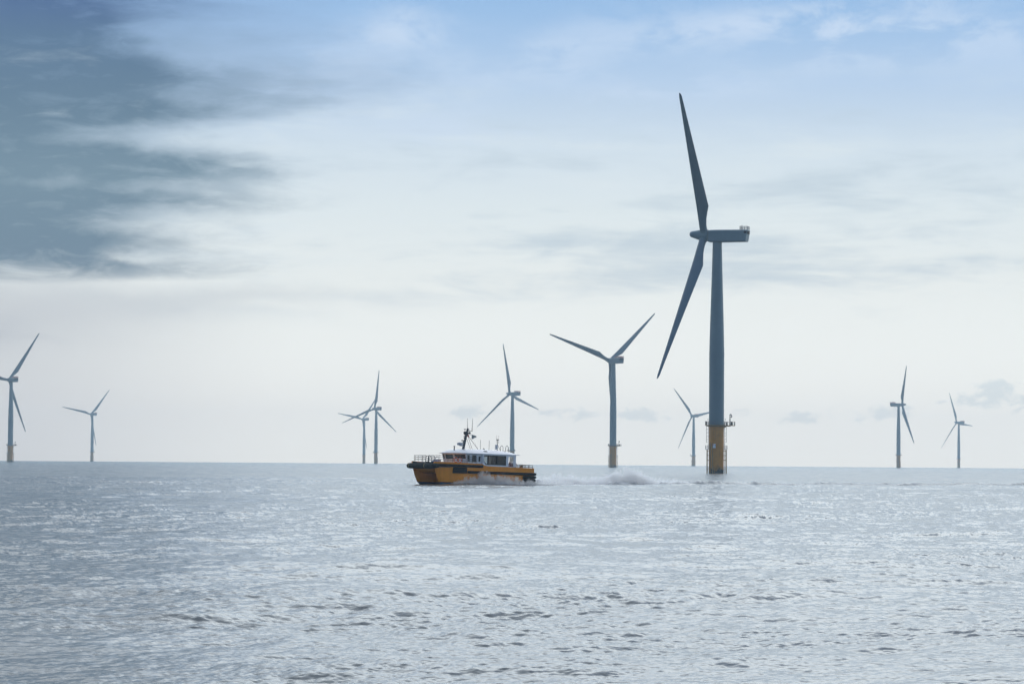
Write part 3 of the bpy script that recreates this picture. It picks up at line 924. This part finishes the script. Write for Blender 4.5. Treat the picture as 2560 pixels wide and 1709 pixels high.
def make_hull():
    bm = BM()
    zl = [-0.9, -0.2, 0.42, 0.46, 1.3, 1.9, 2.15, 2.62]
    xs_ = [13.6, 14.75, 15.5, 15.53, 15.95, 16.15, 16.24, 16.36]
    S = [0, 0.1, 0.25, 0.4, 0.55, 0.68, 0.78, 0.86, 0.92, 0.965, 1.0]
    def yo(s, z):
        q = max(0, (s - 0.72) / 0.28)
        v = 3.0 - 0.5 * q ** 2.2
        if z < 0.44: v -= (0.44 - z) * 0.55 * (1 - 0.3 * q)
        return max(v, 2.5) if z >= 0.44 else v if s < 1 else 2.5
    def yi(s, z):
        q = max(0, (s - 0.45) / 0.55)
        v = 1.35 + 1.15 * q ** 1.6
        if z < 0.44: v += (0.44 - z) * 0.45 * (1 - q)
        return v
    for sy in (1, -1):
        # outer and inner skins share the stem line
        grid_o, grid_i = [], []
        for z, xe in zip(zl, xs_):
            grid_o.append([bm.verts.new((s * xe, sy * (2.5 if s == 1 else yo(s, z)), z)) for s in S])
            grid_i.append([bm.verts.new((s * xe, sy * yi(s, z), z)) for s in S[:-1]] + [grid_o[-1][-1]])
        for gr in (grid_o, grid_i):
            for j in range(len(zl) - 1):
                for i in range(len(S) - 1):
                    q = [gr[j][i], gr[j][i + 1], gr[j + 1][i + 1], gr[j + 1][i]]
                    f = bm.faces.new(list(dict.fromkeys(q)))
                    f.material_index = 1 if zl[j] < 0.43 and zl[j + 1] < 0.45 else 0
        for j in range(len(zl) - 1):   # transom of each hull
            f = bm.faces.new([grid_o[j][0], grid_i[j][0], grid_i[j + 1][0], grid_o[j + 1][0]])
            f.material_index = 1 if zl[j + 1] < 0.45 else 0
        for i in range(len(S) - 1):    # bottom
            q = [grid_o[0][i], grid_o[0][i + 1], grid_i[0][i + 1], grid_i[0][i]]
            f = bm.faces.new(list(dict.fromkeys(q))); f.material_index = 1
    bmesh.ops.remove_doubles(bm, verts=bm.verts, dist=0.0005)
    # bridging structure between the hulls, with its curved-up forward end
    pr = [(0.02, 1.55), (14.6, 1.55), (15.7, 1.95), (16.15, 2.5), (16.15, 2.61), (0.02, 2.61)]
    rings(bm, [[(x, -2.45, z) for x, z in pr], [(x, 2.45, z) for x, z in pr]])
    return build('hull', bm, [M['boat_orange'], M['boat_blue']], boat, True)


hull = make_hull()


def plan_y(x):
    q = max(0, (x / 16.4 - 0.72) / 0.28)
    return 3.0 - 0.5 * min(1, q) ** 2.2


# bulwarks: high forward, stepping down abreast of the cabin
for sy in (1, -1):
    bm = BM()
    xs_ = [0.03, 2, 5, 8.1, 8.45, 8.8, 11, 13, 14.5, 15.6, 16.2, 16.42]
    zt = [2.64, 2.66, 2.69, 2.73, 2.82, 2.99, 3.03, 3.06, 3.09, 3.11, 3.11, 2.95]
    ring = []
    for x, z in zip(xs_, zt):
        y = plan_y(x) + 0.004
        ring.append([(x, sy * y, 2.3), (x, sy * (y + 0.012), z), (x, sy * (y - 0.09), z + 0.01), (x, sy * (y - 0.09), 2.3)])
    rings(bm, ring)
    build('bulwark', bm, M['boat_orange'], boat)
bm = BM(); box2(bm, (0.0, -3.0, 2.2), (0.1, 3.0, 2.62)); build('bulwark', bm, M['boat_orange'], boat)
bm = BM(); box2(bm, (16.2, -2.45, 2.62), (16.32, 2.45, 3.05), 0.02); box2(bm, (16.15, -2.5, 2.62), (16.38, -2.3, 3.14), 0.02)
for k in (-1.9, 1.0): tube(bm, [(16.05, k, 2.95), (16.5, k, 2.95)], 0.14, 12)
build('bow_coaming', bm, M['rubber'], boat)
bm = BM(); box2(bm, (16.1, -2.62, 2.7), (16.42, -2.40, 3.12), 0.02); build('bow_post', bm, M['boat_orange'], boat)
bm = BM(); box2(bm, (0.1, -2.9, 2.40), (16.1, 2.9, 2.45)); build('deck', bm, M['deck_grey'], boat)

# fenders
bm = BM()
pth = [(16.0, 3.08, 2.58), (16.35, 3.02, 2.56), (16.56, 2.7, 2.54)] + [(16.6, y, 2.52) for y in (2.0, 1.0, 0.0, -1.0, -2.0, -2.6)] + [(16.58, -2.9, 2.52), (16.5, -3.12, 2.52), (16.42, -3.22, 2.52)]
rr = [0.24, 0.31, 0.36] + [0.37] * 6 + [0.36, 0.30, 0.12]
tube(bm, pth, rr, 20)
bf = build('bow_fender', bm, M['worn_rubber'], boat, True)
for yv in (-2.55, 1.0):
    bm = BM(); tube(bm, [(16.6, yv - 0.03, 2.52), (16.6, yv + 0.04, 2.52)], 0.382, 20)
    build('strap', bm, M['strap'], bf, True)
for sy in (1, -1):
    bm = BM()
    tube(bm, [(x, sy * (plan_y(x) + 0.09), 2.655) for x in (8.72, 8.8, 11, 13, 14.5, 15.4, 16.1)], [0.14, 0.185, 0.185, 0.185, 0.185, 0.185, 0.19], 12)
    build('side_fender', bm, M['rubber'], boat, True)
    bm = BM()
    tube(bm, [(x, sy * 3.09, 1.835) for x in (-0.24, -0.15, 2, 5, 8, 11.1, 11.2)], [0.12, 0.185, 0.185, 0.185, 0.185, 0.185, 0.15], 12)
    build('side_fender', bm, M['rubber'], boat, True)
    for zz, xe in ((1.41, -0.2), (0.99, -0.12)):
        bm = BM(); tube(bm, [(xe, sy * 3.1, zz), (xe + 0.1, sy * 3.1, zz), (1.9, sy * 3.1, zz), (1.95, sy * 3.1, zz)], [0.13, 0.195, 0.195, 0.17], 12)
        build('stern_fender', bm, M['rubber'], boat, True)
    bm = BM()
    for k in range(4):
        zc = 1.74 + k * 0.2
        a = [(11.34, zc - 0.095), (13.6 - k * 0.02, zc - 0.095), (13.58 - k * 0.02, zc + 0.095), (11.34, zc + 0.095)]
        ys = [plan_y(x) for x, _ in a]
        rings(bm, [[(x, sy * (y - 0.02), z) for (x, z), y in zip(a, ys)], [(x, sy * (y + 0.13), z) for (x, z), y in zip(a, ys)]])
    build('fender_block', bm, M['rubber'], boat)
for zz in (1.835, 1.41, 0.99):
    for sy in (1, -1):
        bm = BM(); tube(bm, [(-0.12, sy * 1.4, zz), (-0.12, sy * 3.0, zz)], 0.19, 12); build('stern_fender', bm, M['rubber'], boat, True)

# deckhouse: wheelhouse forward, saloon aft, open porch at the after end
WY, SY = 2.72, 2.95
bm = BM()
for sy in (1, -1):
    # saloon side
    wall(bm, 'y', sy * SY, 0.09, 3.15, 8.75, 2.70, 4.36, [(4.86, 8.52, 2.94, 4.12), (3.55, 4.40, 2.78, 4.08)])
    # lower forward corner of the long window is cut away
    a = [(8.19, 2.92), (8.53, 2.92), (8.53, 3.34)]
    rings(bm, [[(x, sy * (SY - 0.045), z) for x, z in a], [(x, sy * (SY + 0.046), z) for x, z in a]])
    # wheelhouse side
    wall(bm, 'y', sy * WY, 0.09, 8.70, 10.72, 2.45, 4.36, [(9.62, 10.32, 3.20, 4.12)])
    # raked corner post with its leaning window
    for quad in ([(10.72, 2.45), (10.95, 2.45), (10.95, 3.2), (10.72, 3.2)], [(10.72, 4.14), (11.28, 4.14), (11.34, 4.36), (10.72, 4.36)],
                 [(10.93, 3.2), (11.02, 3.2), (11.28, 4.14), (11.14, 4.14)], [(10.72, 3.2), (10.93, 3.2), (10.93, 3.24), (10.72, 3.24)]):
        rings(bm, [[(x, sy * (WY - 0.045), z) for x, z in quad], [(x, sy * (WY + 0.045), z) for x, z in quad]])
    box2(bm, (8.66, sy * WY, 2.6), (8.75, sy * SY, 4.36))
# wheelhouse front, leaning outwards at the top
def front(u0, u1, z0, z1, th=0.09):
    def X(z): return 10.90 + (z - 2.45) * 0.23
    a = [(X(z0), z0), (X(z1), z1)]
    rings(bm, [[(X(z0), u0, z0), (X(z0), u1, z0), (X(z1), u1, z1), (X(z1), u0, z1)], [(X(z0) - th, u0, z0), (X(z0) - th, u1, z0), (X(z1) - th, u1, z1), (X(z1) - th, u0, z1)]])
FW = [(-2.62, -2.30), (-2.08, -0.30), (0.02, 2.52)]
front(-WY, WY, 2.45, 3.60); front(-WY, WY, 4.18, 4.36)
for u0, u1 in ((-WY, -2.62), (-2.30, -2.08), (-0.30, 0.02), (2.52, WY)): front(u0, u1, 3.60, 4.18)
# after bulkhead of saloon with a doorway, and the porch's end frame
wall(bm, 'x', 4.62, 0.08, -SY + 0.05, SY - 0.05, 2.45, 4.36, [(-0.7, 0.5, 2.45, 4.1), (1.2, 2.5, 3.0, 4.05), (-2.75, -0.85, 2.9, 4.1)])
box2(bm, (3.15, -SY + 0.04, 4.1), (3.25, SY - 0.04, 4.36))
dh = build('deckhouse', bm, M['boat_white'], boat)


def pane(pts, th=0.02, parent=dh):
    b = BM(); n = (Vector(pts[1]) - Vector(pts[0])).cross(Vector(pts[2]) - Vector(pts[0])).normalized() * th
    rings(b, [[Vector(p) for p in pts], [Vector(p) + n for p in pts]])
    return b


for sy in (1, -1):
    y = sy * (SY - 0.02)
    w = build('window', pane([(4.86, y, 2.94), (8.19, y, 2.94), (8.52, y, 3.34), (8.52, y, 4.12), (4.86, y, 4.12)]), M['glass'], dh)
    fb = BM()
    fo = [(4.86, 2.94), (8.19, 2.94), (8.52, 3.34), (8.52, 4.12), (4.86, 4.12)]
    tube(fb, [(x, sy * (SY + 0.045), z) for x, z in fo + fo[:1]], 0.045, 6)
    for xx in (7.78, 6.3): box2(fb, (xx - 0.07, y - 0.04, 2.95), (xx + 0.07, y + 0.05, 4.11))
    build('window_frame', fb, M['rubber'], dh)
    y = sy * (WY - 0.02)
    build('window', pane([(9.62, y, 3.2), (10.32, y, 3.2), (10.32, y, 4.12), (9.62, y, 4.12)]), M['glass'], dh)
    build('window', pane([(10.72, y, 3.24), (10.93, y, 3.24), (11.14, y, 4.13), (10.72, y, 4.13)]), M['glass'], dh)
    b = BM(); box2(b, (8.86, sy * (WY + 0.05), 2.6), (9.5, sy * (WY + 0.09), 4.12), 0.01)
    build('door', b, M['boat_white'], dh)
    b = BM(); box2(b, (9.0, sy * (WY + 0.085), 3.28), (9.3, sy * (WY + 0.105), 3.98), 0.01)
    tube(b, [(8.9, sy * (WY + 0.13), 3.85), (9.05, sy * (WY + 0.13), 3.9)], 0.03, 6)
    build('door_window', b, M['vent_black'], dh)
def FX(z): return 10.90 + (z - 2.45) * 0.23 - 0.05
for u0, u1 in FW:
    build('window', pane([(FX(3.6), u0, 3.6), (FX(3.6), u1, 3.6), (FX(4.18), u1, 4.18), (FX(4.18), u0, 4.18)]), M['glass'], dh)
# inside: dark lining, seats and the bright screens in the wheelhouse
bm = BM()
box2(bm, (4.7, -2.85, 2.46), (10.8, 2.85, 2.9))
box2(bm, (4.7, -2.8, 4.27), (11.1, 2.6, 4.33))
box2(bm, (4.75, 1.7, 2.9), (6.35, 2.7, 4.25))
box2(bm, (8.55, -2.6, 2.9), (8.68, 2.6, 4.25))
box2(bm, (7.2, -0.6, 2.9), (7.35, 0.2, 3.7)); box2(bm, (9.7, -1.0, 2.9), (10.0, 0.9, 3.9))
build('interior', bm, M['interior'], dh)
bm = BM()
for (x, y, z, w_, h_) in ((10.75, -1.65, 3.72, 0.3, 0.28), (10.7, 0.95, 3.8, 0.5, 0.3), (10.75, 2.05, 3.85, 0.3, 0.5), (10.95, -2.45, 3.95, 0.2, 0.3)):
    box(bm, (x, y, z), (0.03, w_, h_))
build('chart_screen', bm, M['paper'], dh)

# roof: cambered cap with an overhanging visor
def make_roof():
    bm = BM()
    X = [2.45, 2.7, 3.2, 4.2, 5.2, 7, 9, 10.3, 11.0, 11.5, 11.78, 11.86]
    zc = [4.32, 4.46, 4.68, 4.79, 4.88, 4.92, 4.93, 4.90, 4.83, 4.66, 4.47, 4.40]
    U = np.linspace(-1, 1, 15)
    top, bot = [], []
    for x, z in zip(X, zc):
        hw = 3.06 - (0.0 if x < 10.5 else 0.35 * ((x - 10.5) / 1.36) ** 2)
        ze = 4.38
        t_, b_ = [], []
        for u in U:
            k = 1 - max(0, (abs(u) - 0.45) / 0.55) ** 1.9
            t_.append(bm.verts.new((x, u * hw, ze + (z - ze) * k if z > ze else z)))
            b_.append(bm.verts.new((x, u * hw, 4.30 if 2.6 < x < 11.7 else 4.32)))
        top.append(t_); bot.append(b_)
    nx, nu = len(X), len(U)
    for gr in (top, bot):
        for i in range(nx - 1):
            for j in range(nu - 1): bm.faces.new((gr[i][j], gr[i + 1][j], gr[i + 1][j + 1], gr[i][j + 1]))
    for i in range(nx - 1):
        for j in (0, nu - 1): bm.faces.new((top[i][j], top[i + 1][j], bot[i + 1][j], bot[i][j]))
    for j in range(nu - 1):
        for i in (0, nx - 1): bm.faces.new((top[i][j], top[i][j + 1], bot[i][j + 1], bot[i][j]))
    return build('roof', bm, M['boat_white'], boat, True)


roof = make_roof()
bm = BM(); box(bm, (7.9, 2.45, 4.66), (0.55, 0.35, 0.10), Matrix.Rotation(R(-24), 3, 'X'), 0.03); box(bm, (8.4, 2.35, 4.70), (0.5, 0.1, 0.04), Matrix.Rotation(R(-24), 3, 'X'))
build('roof_vent', bm, M['vent_black'], roof)
bm = BM(); box(bm, (10.6, 1.9, 4.745), (0.9, 0.55, 0.06), Matrix.Rotation(R(-14), 3, 'X'), 0.02); build('roof_hatch', bm, M['pale_grey'], roof)
bm = BM(); tube(bm, [(6.3, 0, 4.9), (6.3, 0, 5.08), (6.42, 0, 5.12), (6.5, 0, 5.04)], 0.06, 8); build('horn', bm, M['dark_metal'], roof)
bm = BM(); ball(bm, (3.05, 0.3, 4.78), 0.12, (1, 1, 0.8)); build('deck_lamp', bm, M['dark_metal'], roof)
bm = BM(); tube(bm, [(11.3, 0, 4.72), (11.3, 0, 5.25)], 0.075, 8); tube(bm, [(11.3, 0, 5.25), (11.3, 0, 5.33)], [0.08, 0.15], 8); build('vent_pipe', bm, M['mast_grey'], roof)
for xx, z1 in ((6.95, 6.28), (5.5, 6.25)):
    bm = BM(); tube(bm, [(xx, 0, 4.88), (xx, 0, z1)], 0.028, 6); build('whip_antenna', bm, M['rail_grey'], roof)
bm = BM(); tube(bm, [(4.1, 0, 4.75), (4.1, 0, 6.45)], 0.045, 6); lathe(bm, [(0.05, 6.30), (0.2, 6.36), (0.2, 6.42), (0.05, 6.46)], 12, True, (4.1, 0, 0))
for q in (-0.19, 0.19): tube(bm, [(4.1 + q, 0, 5.85), (4.1 + q, 0, 6.95)], 0.016, 5)
tube(bm, [(4.1, 0, 5.75), (3.5, 0, 4.8)], 0.025, 5)
build('antenna_pole', bm, M['rail_grey'], roof)
bm = BM(); box2(bm, (4.13, -0.15, 5.05), (4.40, 0.15, 5.70), 0.04); build('antenna_box', bm, M['pale_grey'], roof)
for yv in (-0.25, 0.35):
    bm = BM(); x0 = 3.15 if yv < 0 else 2.72
    tube(bm, [(x0 + 0.27, yv, 4.55), (x0 + 0.22, yv, 5.4), (x0 + 0.1, yv, 5.6), (x0 - 0.1, yv, 5.6), (x0 - 0.2, yv, 5.4), (x0 - 0.22, yv, 4.5)], 0.032, 8); build('grab_rail', bm, M['rail_grey'], roof)

# mast
bm = BM()
tube(bm, [(9.85, 0, 4.8), (9.55, 0, 6.1), (9.28, 0, 7.2), (9.15, 0, 7.75)], [0.19, 0.165, 0.14, 0.12], 12)
box(bm, (9.38, 0, 7.05), (0.42, 0.45, 0.5), Matrix.Rotation(R(-13), 3, 'Y'), 0.05)
mast = build('mast', bm, M['mast_grey'], boat, True)
bm = BM()
tube(bm, [(9.62, 0, 7.15), (9.6, 0, 7.55)], 0.03, 6); lathe(bm, [(0.03, 7.52), (0.17, 7.6), (0.17, 7.63), (0.03, 7.66)], 12, True, (9.62, 0, 0))
ball(bm, (9.66, 0, 7.16), 0.17); ball(bm, (9.62, 0, 6.95), 0.13, (1.4, 1, 0.8)); ball(bm, (8.82, 0, 7.15), 0.15, (1.1, 1, 1)); tube(bm, [(9.3, 0, 6.9), (8.85, 0, 7.15)], 0.04, 6)
tube(bm, [(9.2, 0, 7.4), (8.42, 0, 7.42)], 0.035, 6); tube(bm, [(9.2, 0, 6.93), (8.5, 0, 6.93)], 0.035, 6); tube(bm, [(8.95, 0, 7.4), (8.95, 0, 7.75)], 0.03, 6); ball(bm, (8.95, 0, 7.42), 0.09)
for zz in (6.62, 6.42): tube(bm, [(9.45, 0, zz), (9.72, 0, zz)], 0.035, 6); ball(bm, (9.72, 0, zz + 0.05), 0.08)
tube(bm, [(9.6, 0, 6.0), (9.9, 0, 6.05)], 0.05, 6); box(bm, (9.92, 0, 6.08), (0.34, 0.25, 0.14), None, 0.03); ball(bm, (9.85, 0, 5.85), 0.1)
build('signal_light', bm, M['dark_metal'], mast, True)
bm = BM(); ball(bm, (9.12, 0.1, 6.72), 0.12, (1, 1, 1.3)); build('signal_light', bm, M['red_paint'], mast, True, 'small red signal light')
bm = BM()
lathe(bm, [(0.30, 5.42), (0.40, 5.50), (0.42, 5.66), (0.36, 5.78), (0.15, 5.82)], 20, True, (10.35, 0, 0)); box2(bm, (9.75, -0.1, 5.32), (10.4, 0.1, 5.43), 0.02)
build('radar_dome', bm, M['pale_grey'], mast, True)
bm = BM(); tube(bm, [(9.2, 0, 7.7), (9.25, 0, 9.12)], [0.035, 0.02], 6); build('whip_antenna', bm, M['rail_grey'], mast)
bm = BM(); tube(bm, [(8.42, 0, 7.35), (8.42, 0, 7.75), (8.36, 0, 9.16)], [0.05, 0.045, 0.02], 6); build('whip_antenna', bm, M['rail_grey'], mast)
bm = BM(); tube(bm, [(9.15, 0, 6.88), (7.75, 0.5, 5.0), (7.7, 0.5, 4.82)], 0.032, 6); tube(bm, [(9.3, 0, 6.4), (9.0, 0.6, 4.85)], 0.025, 6); tube(bm, [(9.15, 0, 6.88), (7.75, -0.7, 4.85)], 0.025, 6)
tube(bm, [(8.5, 0, 6.93), (7.74, 0.5, 4.95)], 0.008, 4)
build('stay', bm, M['mast_grey'], mast)

# flag flown from the mast crosstree
bm = BM()
nu, nv = 10, 8
gv = []
for j in range(nv + 1):
    row = []
    for i in range(nu + 1):
        u, v = i / nu, j / nv
        row.append(bm.verts.new((8.46 - u * 0.74, 0.10 * math.sin(u * 6.5 + v * 1.3) * u, 6.32 + v * 0.60 - 0.10 * u * (v - 0.35) * 2.6 * u + 0.16 * u * (1 - v))))
    gv.append(row)
for j in range(nv):
    for i in range(nu): bm.faces.new((gv[j][i], gv[j][i + 1], gv[j + 1][i + 1], gv[j + 1][i]))
bmesh.ops.solidify(bm, geom=bm.faces[:], thickness=0.012)
fl = build('flag', bm, M['flag_cloth'], None, True)
fl.matrix_world = BOAT
tag(fl, 'small grey flag fluttering behind the orange boat mast', 'flag')

# rails
def rail(path, name='railing', h=0.85, bars=(0.33, 0.6, 0.85), post=1.0, r=0.028, closed=False):
    return build(name, rail_bm(path, h, closed, post, r, tuple(b * 1.1 / h for b in bars)), M['rail_grey'], boat)


rail([(12.6, -2.75, 3.05), (14.5, -2.7, 3.05), (15.9, -2.5, 3.05), (16.2, -2.3, 3.05), (16.22, 0.45, 3.05), (16.22, 0.45, 3.05)])
rail([(16.22, 1.0, 3.05), (16.22, 2.35, 3.05), (15.6, 2.55, 3.08), (14.3, 2.78, 3.07), (12.8, 2.86, 3.05), (11.2, 2.9, 3.02), (9.6, 2.9, 3.0)], h=0.80)
bm = BM()
for yy in (0.45, 1.0):
    tube(bm, [(16.3, yy, 2.95), (16.25, yy, 3.7), (16.0, yy, 3.9), (15.75, yy, 3.7), (15.7, yy, 2.5)], 0.035, 8)
tube(bm, [(15.7, 0.45, 3.3), (15.7, 1.0, 3.3)], 0.03, 6)
build('boarding_gate', bm, M['rail_grey'], boat)
for sy in (1, -1):
    rail([(2.0, sy * 2.9, 2.62), (0.22, sy * 2.9, 2.60)], h=0.45, bars=(0.22, 0.45), post=0.55, r=0.03)
rail([(0.15, -2.85, 2.6), (0.15, 2.85, 2.6)], h=0.45, bars=(0.22, 0.45), post=0.9, r=0.03)
for sy in (1, -1): rail([(4.4, sy * 2.9, 2.62), (2.05, sy * 2.9, 2.62)], h=0.48, bars=(0.25, 0.48), post=0.4, r=0.026)

# deck gear
bm = BM(); box2(bm, (14.2, 0.2, 2.45), (14.9, 1.1, 3.45), 0.05); box2(bm, (14.3, -0.2, 2.45), (14.7, 0.2, 3.2), 0.03); tube(bm, [(14.5, 0.0, 3.2), (14.5, 0.3, 3.75), (14.6, 0.8, 3.8)], 0.05, 8)
build('deck_winch', bm, M['pale_grey'], boat, True)
bm = BM(); box2(bm, (15.1, 0.9, 2.45), (15.7, 2.0, 3.22), 0.12); build('gear_cover', bm, M['blue_cover'], boat, True)
bm = BM()
for k in range(5): tube(bm, [(11.15 + 0.25 * k, 1.4 + 0.2 * (k % 2), 2.5), (11.3 + 0.25 * k, 1.5, 3.35)], 0.03, 6)
box2(bm, (11.3, 1.3, 2.45), (12.2, 2.2, 3.25), 0.05)
build('deck_locker', bm, M['boat_white'], boat)
bm = BM()
tube(bm, [(3.0, 1.4, 3.12), (2.95, 1.4, 3.12), (2.05, 1.4, 3.12), (2.0, 1.4, 3.12)], [0.24, 0.31, 0.31, 0.24], 20)
lr = build('life_raft', bm, M['raft_white'], boat, True)
bm = BM()
for xx in (2.25, 2.75): tube(bm, [(xx - 0.03, 1.4, 3.12), (xx + 0.03, 1.4, 3.12)], 0.322, 20)
build('strap', bm, M['rail_grey'], lr, True)
bm = BM()
for xx in (2.2, 2.8): box2(bm, (xx - 0.04, 1.05, 2.45), (xx + 0.04, 1.75, 2.84))
build('cradle', bm, M['dark_metal'], lr)
bm = BM(); box2(bm, (3.5, 1.9, 2.45), (4.1, 2.5, 2.93), 0.03); build('gear_box', bm, M['red_paint'], boat)
bm = BM()
for yy in (2.3, 2.6): tube(bm, [(1.75, yy, 2.45), (1.75, yy, 3.02)], 0.09, 8)
tube(bm, [(1.75, 2.15, 2.85), (1.75, 2.75, 2.85)], 0.07, 8); build('mooring_bitt', bm, M['landing_yellow'], boat, True)
bm = BM(); tube(bm, [(3.2, 2.6, 2.5), (3.3, 2.6, 3.05), (3.45, 2.3, 3.0), (3.6, 2.0, 2.6)], 0.05, 8); box2(bm, (3.1, 0.2, 2.45), (4.3, 1.0, 2.95), 0.05)
build('deck_hose', bm, M['dark_metal'], boat, True)

# lifebuoys on the forward rail
for (x, z, lab) in ((13.05, 3.42, 'orange lifebuoy hanging on the boat rail, the forward one'), (12.35, 3.38, 'bright orange lifebuoy hanging on the boat rail nearer the door')):
    bm = BM(); n = 24
    rg = []
    for k in range(n):
        a = 2 * PI * k / n
        rg.append([(0.30 * math.cos(a) + 0.075 * math.cos(b) * math.cos(a), 0.075 * math.sin(b), 0.30 * math.sin(a) + 0.075 * math.cos(b) * math.sin(a)) for b in [2 * PI * q / 10 for q in range(10)]])
    rings(bm, rg + rg[:1], False)
    bmesh.ops.remove_doubles(bm, verts=bm.verts, dist=0.001)
    o = build('lifebuoy', bm, M['lifebuoy_orange'], None, 'all')
    o.matrix_world = BOAT @ Matrix.Translation((x, 2.82, z))
    tag(o, lab, 'lifebuoy', 'lifebuoys on the boat rail')
    for q in range(4):
        b = BM(); a = PI / 4 + q * PI / 2
        tube(b, [(0.30 * math.cos(a - 0.12), 0, 0.30 * math.sin(a - 0.12)), (0.30 * math.cos(a + 0.12), 0, 0.30 * math.sin(a + 0.12))], 0.084, 10)
        build('reflective_band', b, M['paper'], o, True)

# ------------------------------------------------------------------ spray: real airborne water as volumes
def spray_box(name, label, mtx, size, prof, dens, seed, clump=1.0, edge=0.45):
    """volume box, x along 0..sx, y across centred, z up; prof = crest height along x"""
    sx, sy, sz = size
    bm = BM(); box2(bm, (0, -sy / 2, -0.3), (sx, sy / 2, sz))
    m = bpy.data.materials.new(name + '_water'); m.use_nodes = True
    t = m.node_tree; t.nodes.clear(); h = G(t)
    o = h.new('ShaderNodeTexCoord').outputs['Object']
    s = h.new('ShaderNodeSeparateXYZ'); h.put(s.inputs[0], o)
    X, Y, Z = s.outputs
    off = h.xyz(h.add(X, seed * 11.3), Y, h.mul(Z, 0.75))
    big = h.noise(off, 0.8 * clump, 5.0, 0.6)
    fine = h.noise(h.xyz(h.add(X, seed * 3.7), h.mul(Y, 0.6), h.mul(Z, 0.5)), 2.6 * clump, 6.0, 0.66, 0.6)
    crest = h.mul(h.curve(X, [(x, z / sz) for x, z in prof], 0, sx), sz)
    yy = h.mul(Y, 2.0 / sy)
    crest = h.mul(crest, h.sub(1.0, h.mul(yy, yy)))
    crest = h.mul(crest, h.sub(h.mul(big, 2.2), 0.15))
    top = h.sstep(-0.05, edge, h.add(h.sub(crest, Z), h.mul(h.sub(fine, 0.5), 2.6)))
    body = h.add(0.45, h.mul(h.sstep(0.35, 0.65, fine), 0.9))
    zfall = h.sstep(0.02, 0.3, crest)
    d = h.mul(h.mul(h.mul(top, body), zfall), dens)
    pv = h.new('ShaderNodeVolumePrincipled')
    pv.inputs['Color'].default_value = (0.972, 0.986, 1.0, 1)
    pv.inputs['Anisotropy'].default_value = 0.6
    h.put(pv.inputs['Density'], d)
    out = h.new('ShaderNodeOutputMaterial'); h.put(out.inputs['Volume'], pv.outputs[0])
    ob = build(name, bm, m, None)
    ob.matrix_world = mtx
    ob['kind'] = 'stuff'; ob['label'] = label
    m.cycles.volume_step_rate = 0.5
    return ob


def flat_frame(p, ang):
    D2 = p[0] ** 2 + p[1] ** 2
    return Matrix.Translation((p[0], p[1], -D2 / (2 * RE))) @ Matrix.Rotation(ang, 4, 'Z')


# along the port hull: origin at the stern, x towards the bow
bp = BOAT @ Vector((-6.0, 3.75, 0))
head = math.atan2(BX0.y, BX0.x)
spray_box('bow_spray', 'grey white bow spray thrown up along the boat hull', flat_frame((bp.x, bp.y), head), (21.0, 1.7, 2.2),
          [(0, 0.35), (3, 0.55), (6.2, 0.55), (8.2, 0.75), (9.2, 1.05), (11.2, 1.35), (13.3, 1.45), (15.2, 1.75), (16.5, 1.35), (18.2, 1.05), (19.4, 0.55), (20.4, 0.2), (21, 0)], 4.2, 1, 1.25)
bp = BOAT @ Vector((6.0, -3.7, 0))
spray_box('bow_spray', 'thin spray on the far side of the boat hulls', flat_frame((bp.x, bp.y), head), (9.0, 1.2, 1.0), [(0, 0.5), (4, 0.6), (7, 0.4), (9, 0)], 2.5, 2, 1.3)
wk = math.atan2(WAKE[4][1] - WAKE[1][1], WAKE[4][0] - WAKE[1][0])
spray_box('wake_spray', 'grey plumes of spray hanging over the wake behind the boat', flat_frame((1.0, 409.5), wk), (46.0, 4.6, 3.2),
          [(0, 1.0), (3, 1.0), (7, 1.2), (10, 1.35), (13, 1.1), (15.5, 0.95), (17.8, 1.1), (20, 1.6), (22.0, 2.0), (23.8, 2.3), (25.5, 1.9), (27.5, 1.8), (29.0, 0.9), (33, 0.7), (38, 0.5), (46, 0.0)], 2.6, 3, 0.9, 0.5)

# ------------------------------------------------------------------ haze over the sea
bm = BM(); box2(bm, (-7900, -7900, -7900 ** 2 * 2 / (2 * RE) - 1.0), (7900, 7900, 136.0))
m = bpy.data.materials.new('sea_haze'); m.use_nodes = True
t = m.node_tree; t.nodes.clear(); h = G(t)
pv = h.new('ShaderNodeVolumePrincipled'); pv.inputs['Color'].default_value = (*HAZE_C, 1); pv.inputs['Density'].default_value = HAZE_D; pv.inputs['Anisotropy'].default_value = 0.5
out = h.new('ShaderNodeOutputMaterial'); h.put(out.inputs['Volume'], pv.outputs[0])
hz = build('haze', bm, m, None)
hz['kind'] = 'stuff'; hz['label'] = 'pale sea haze that fades the distant turbines'
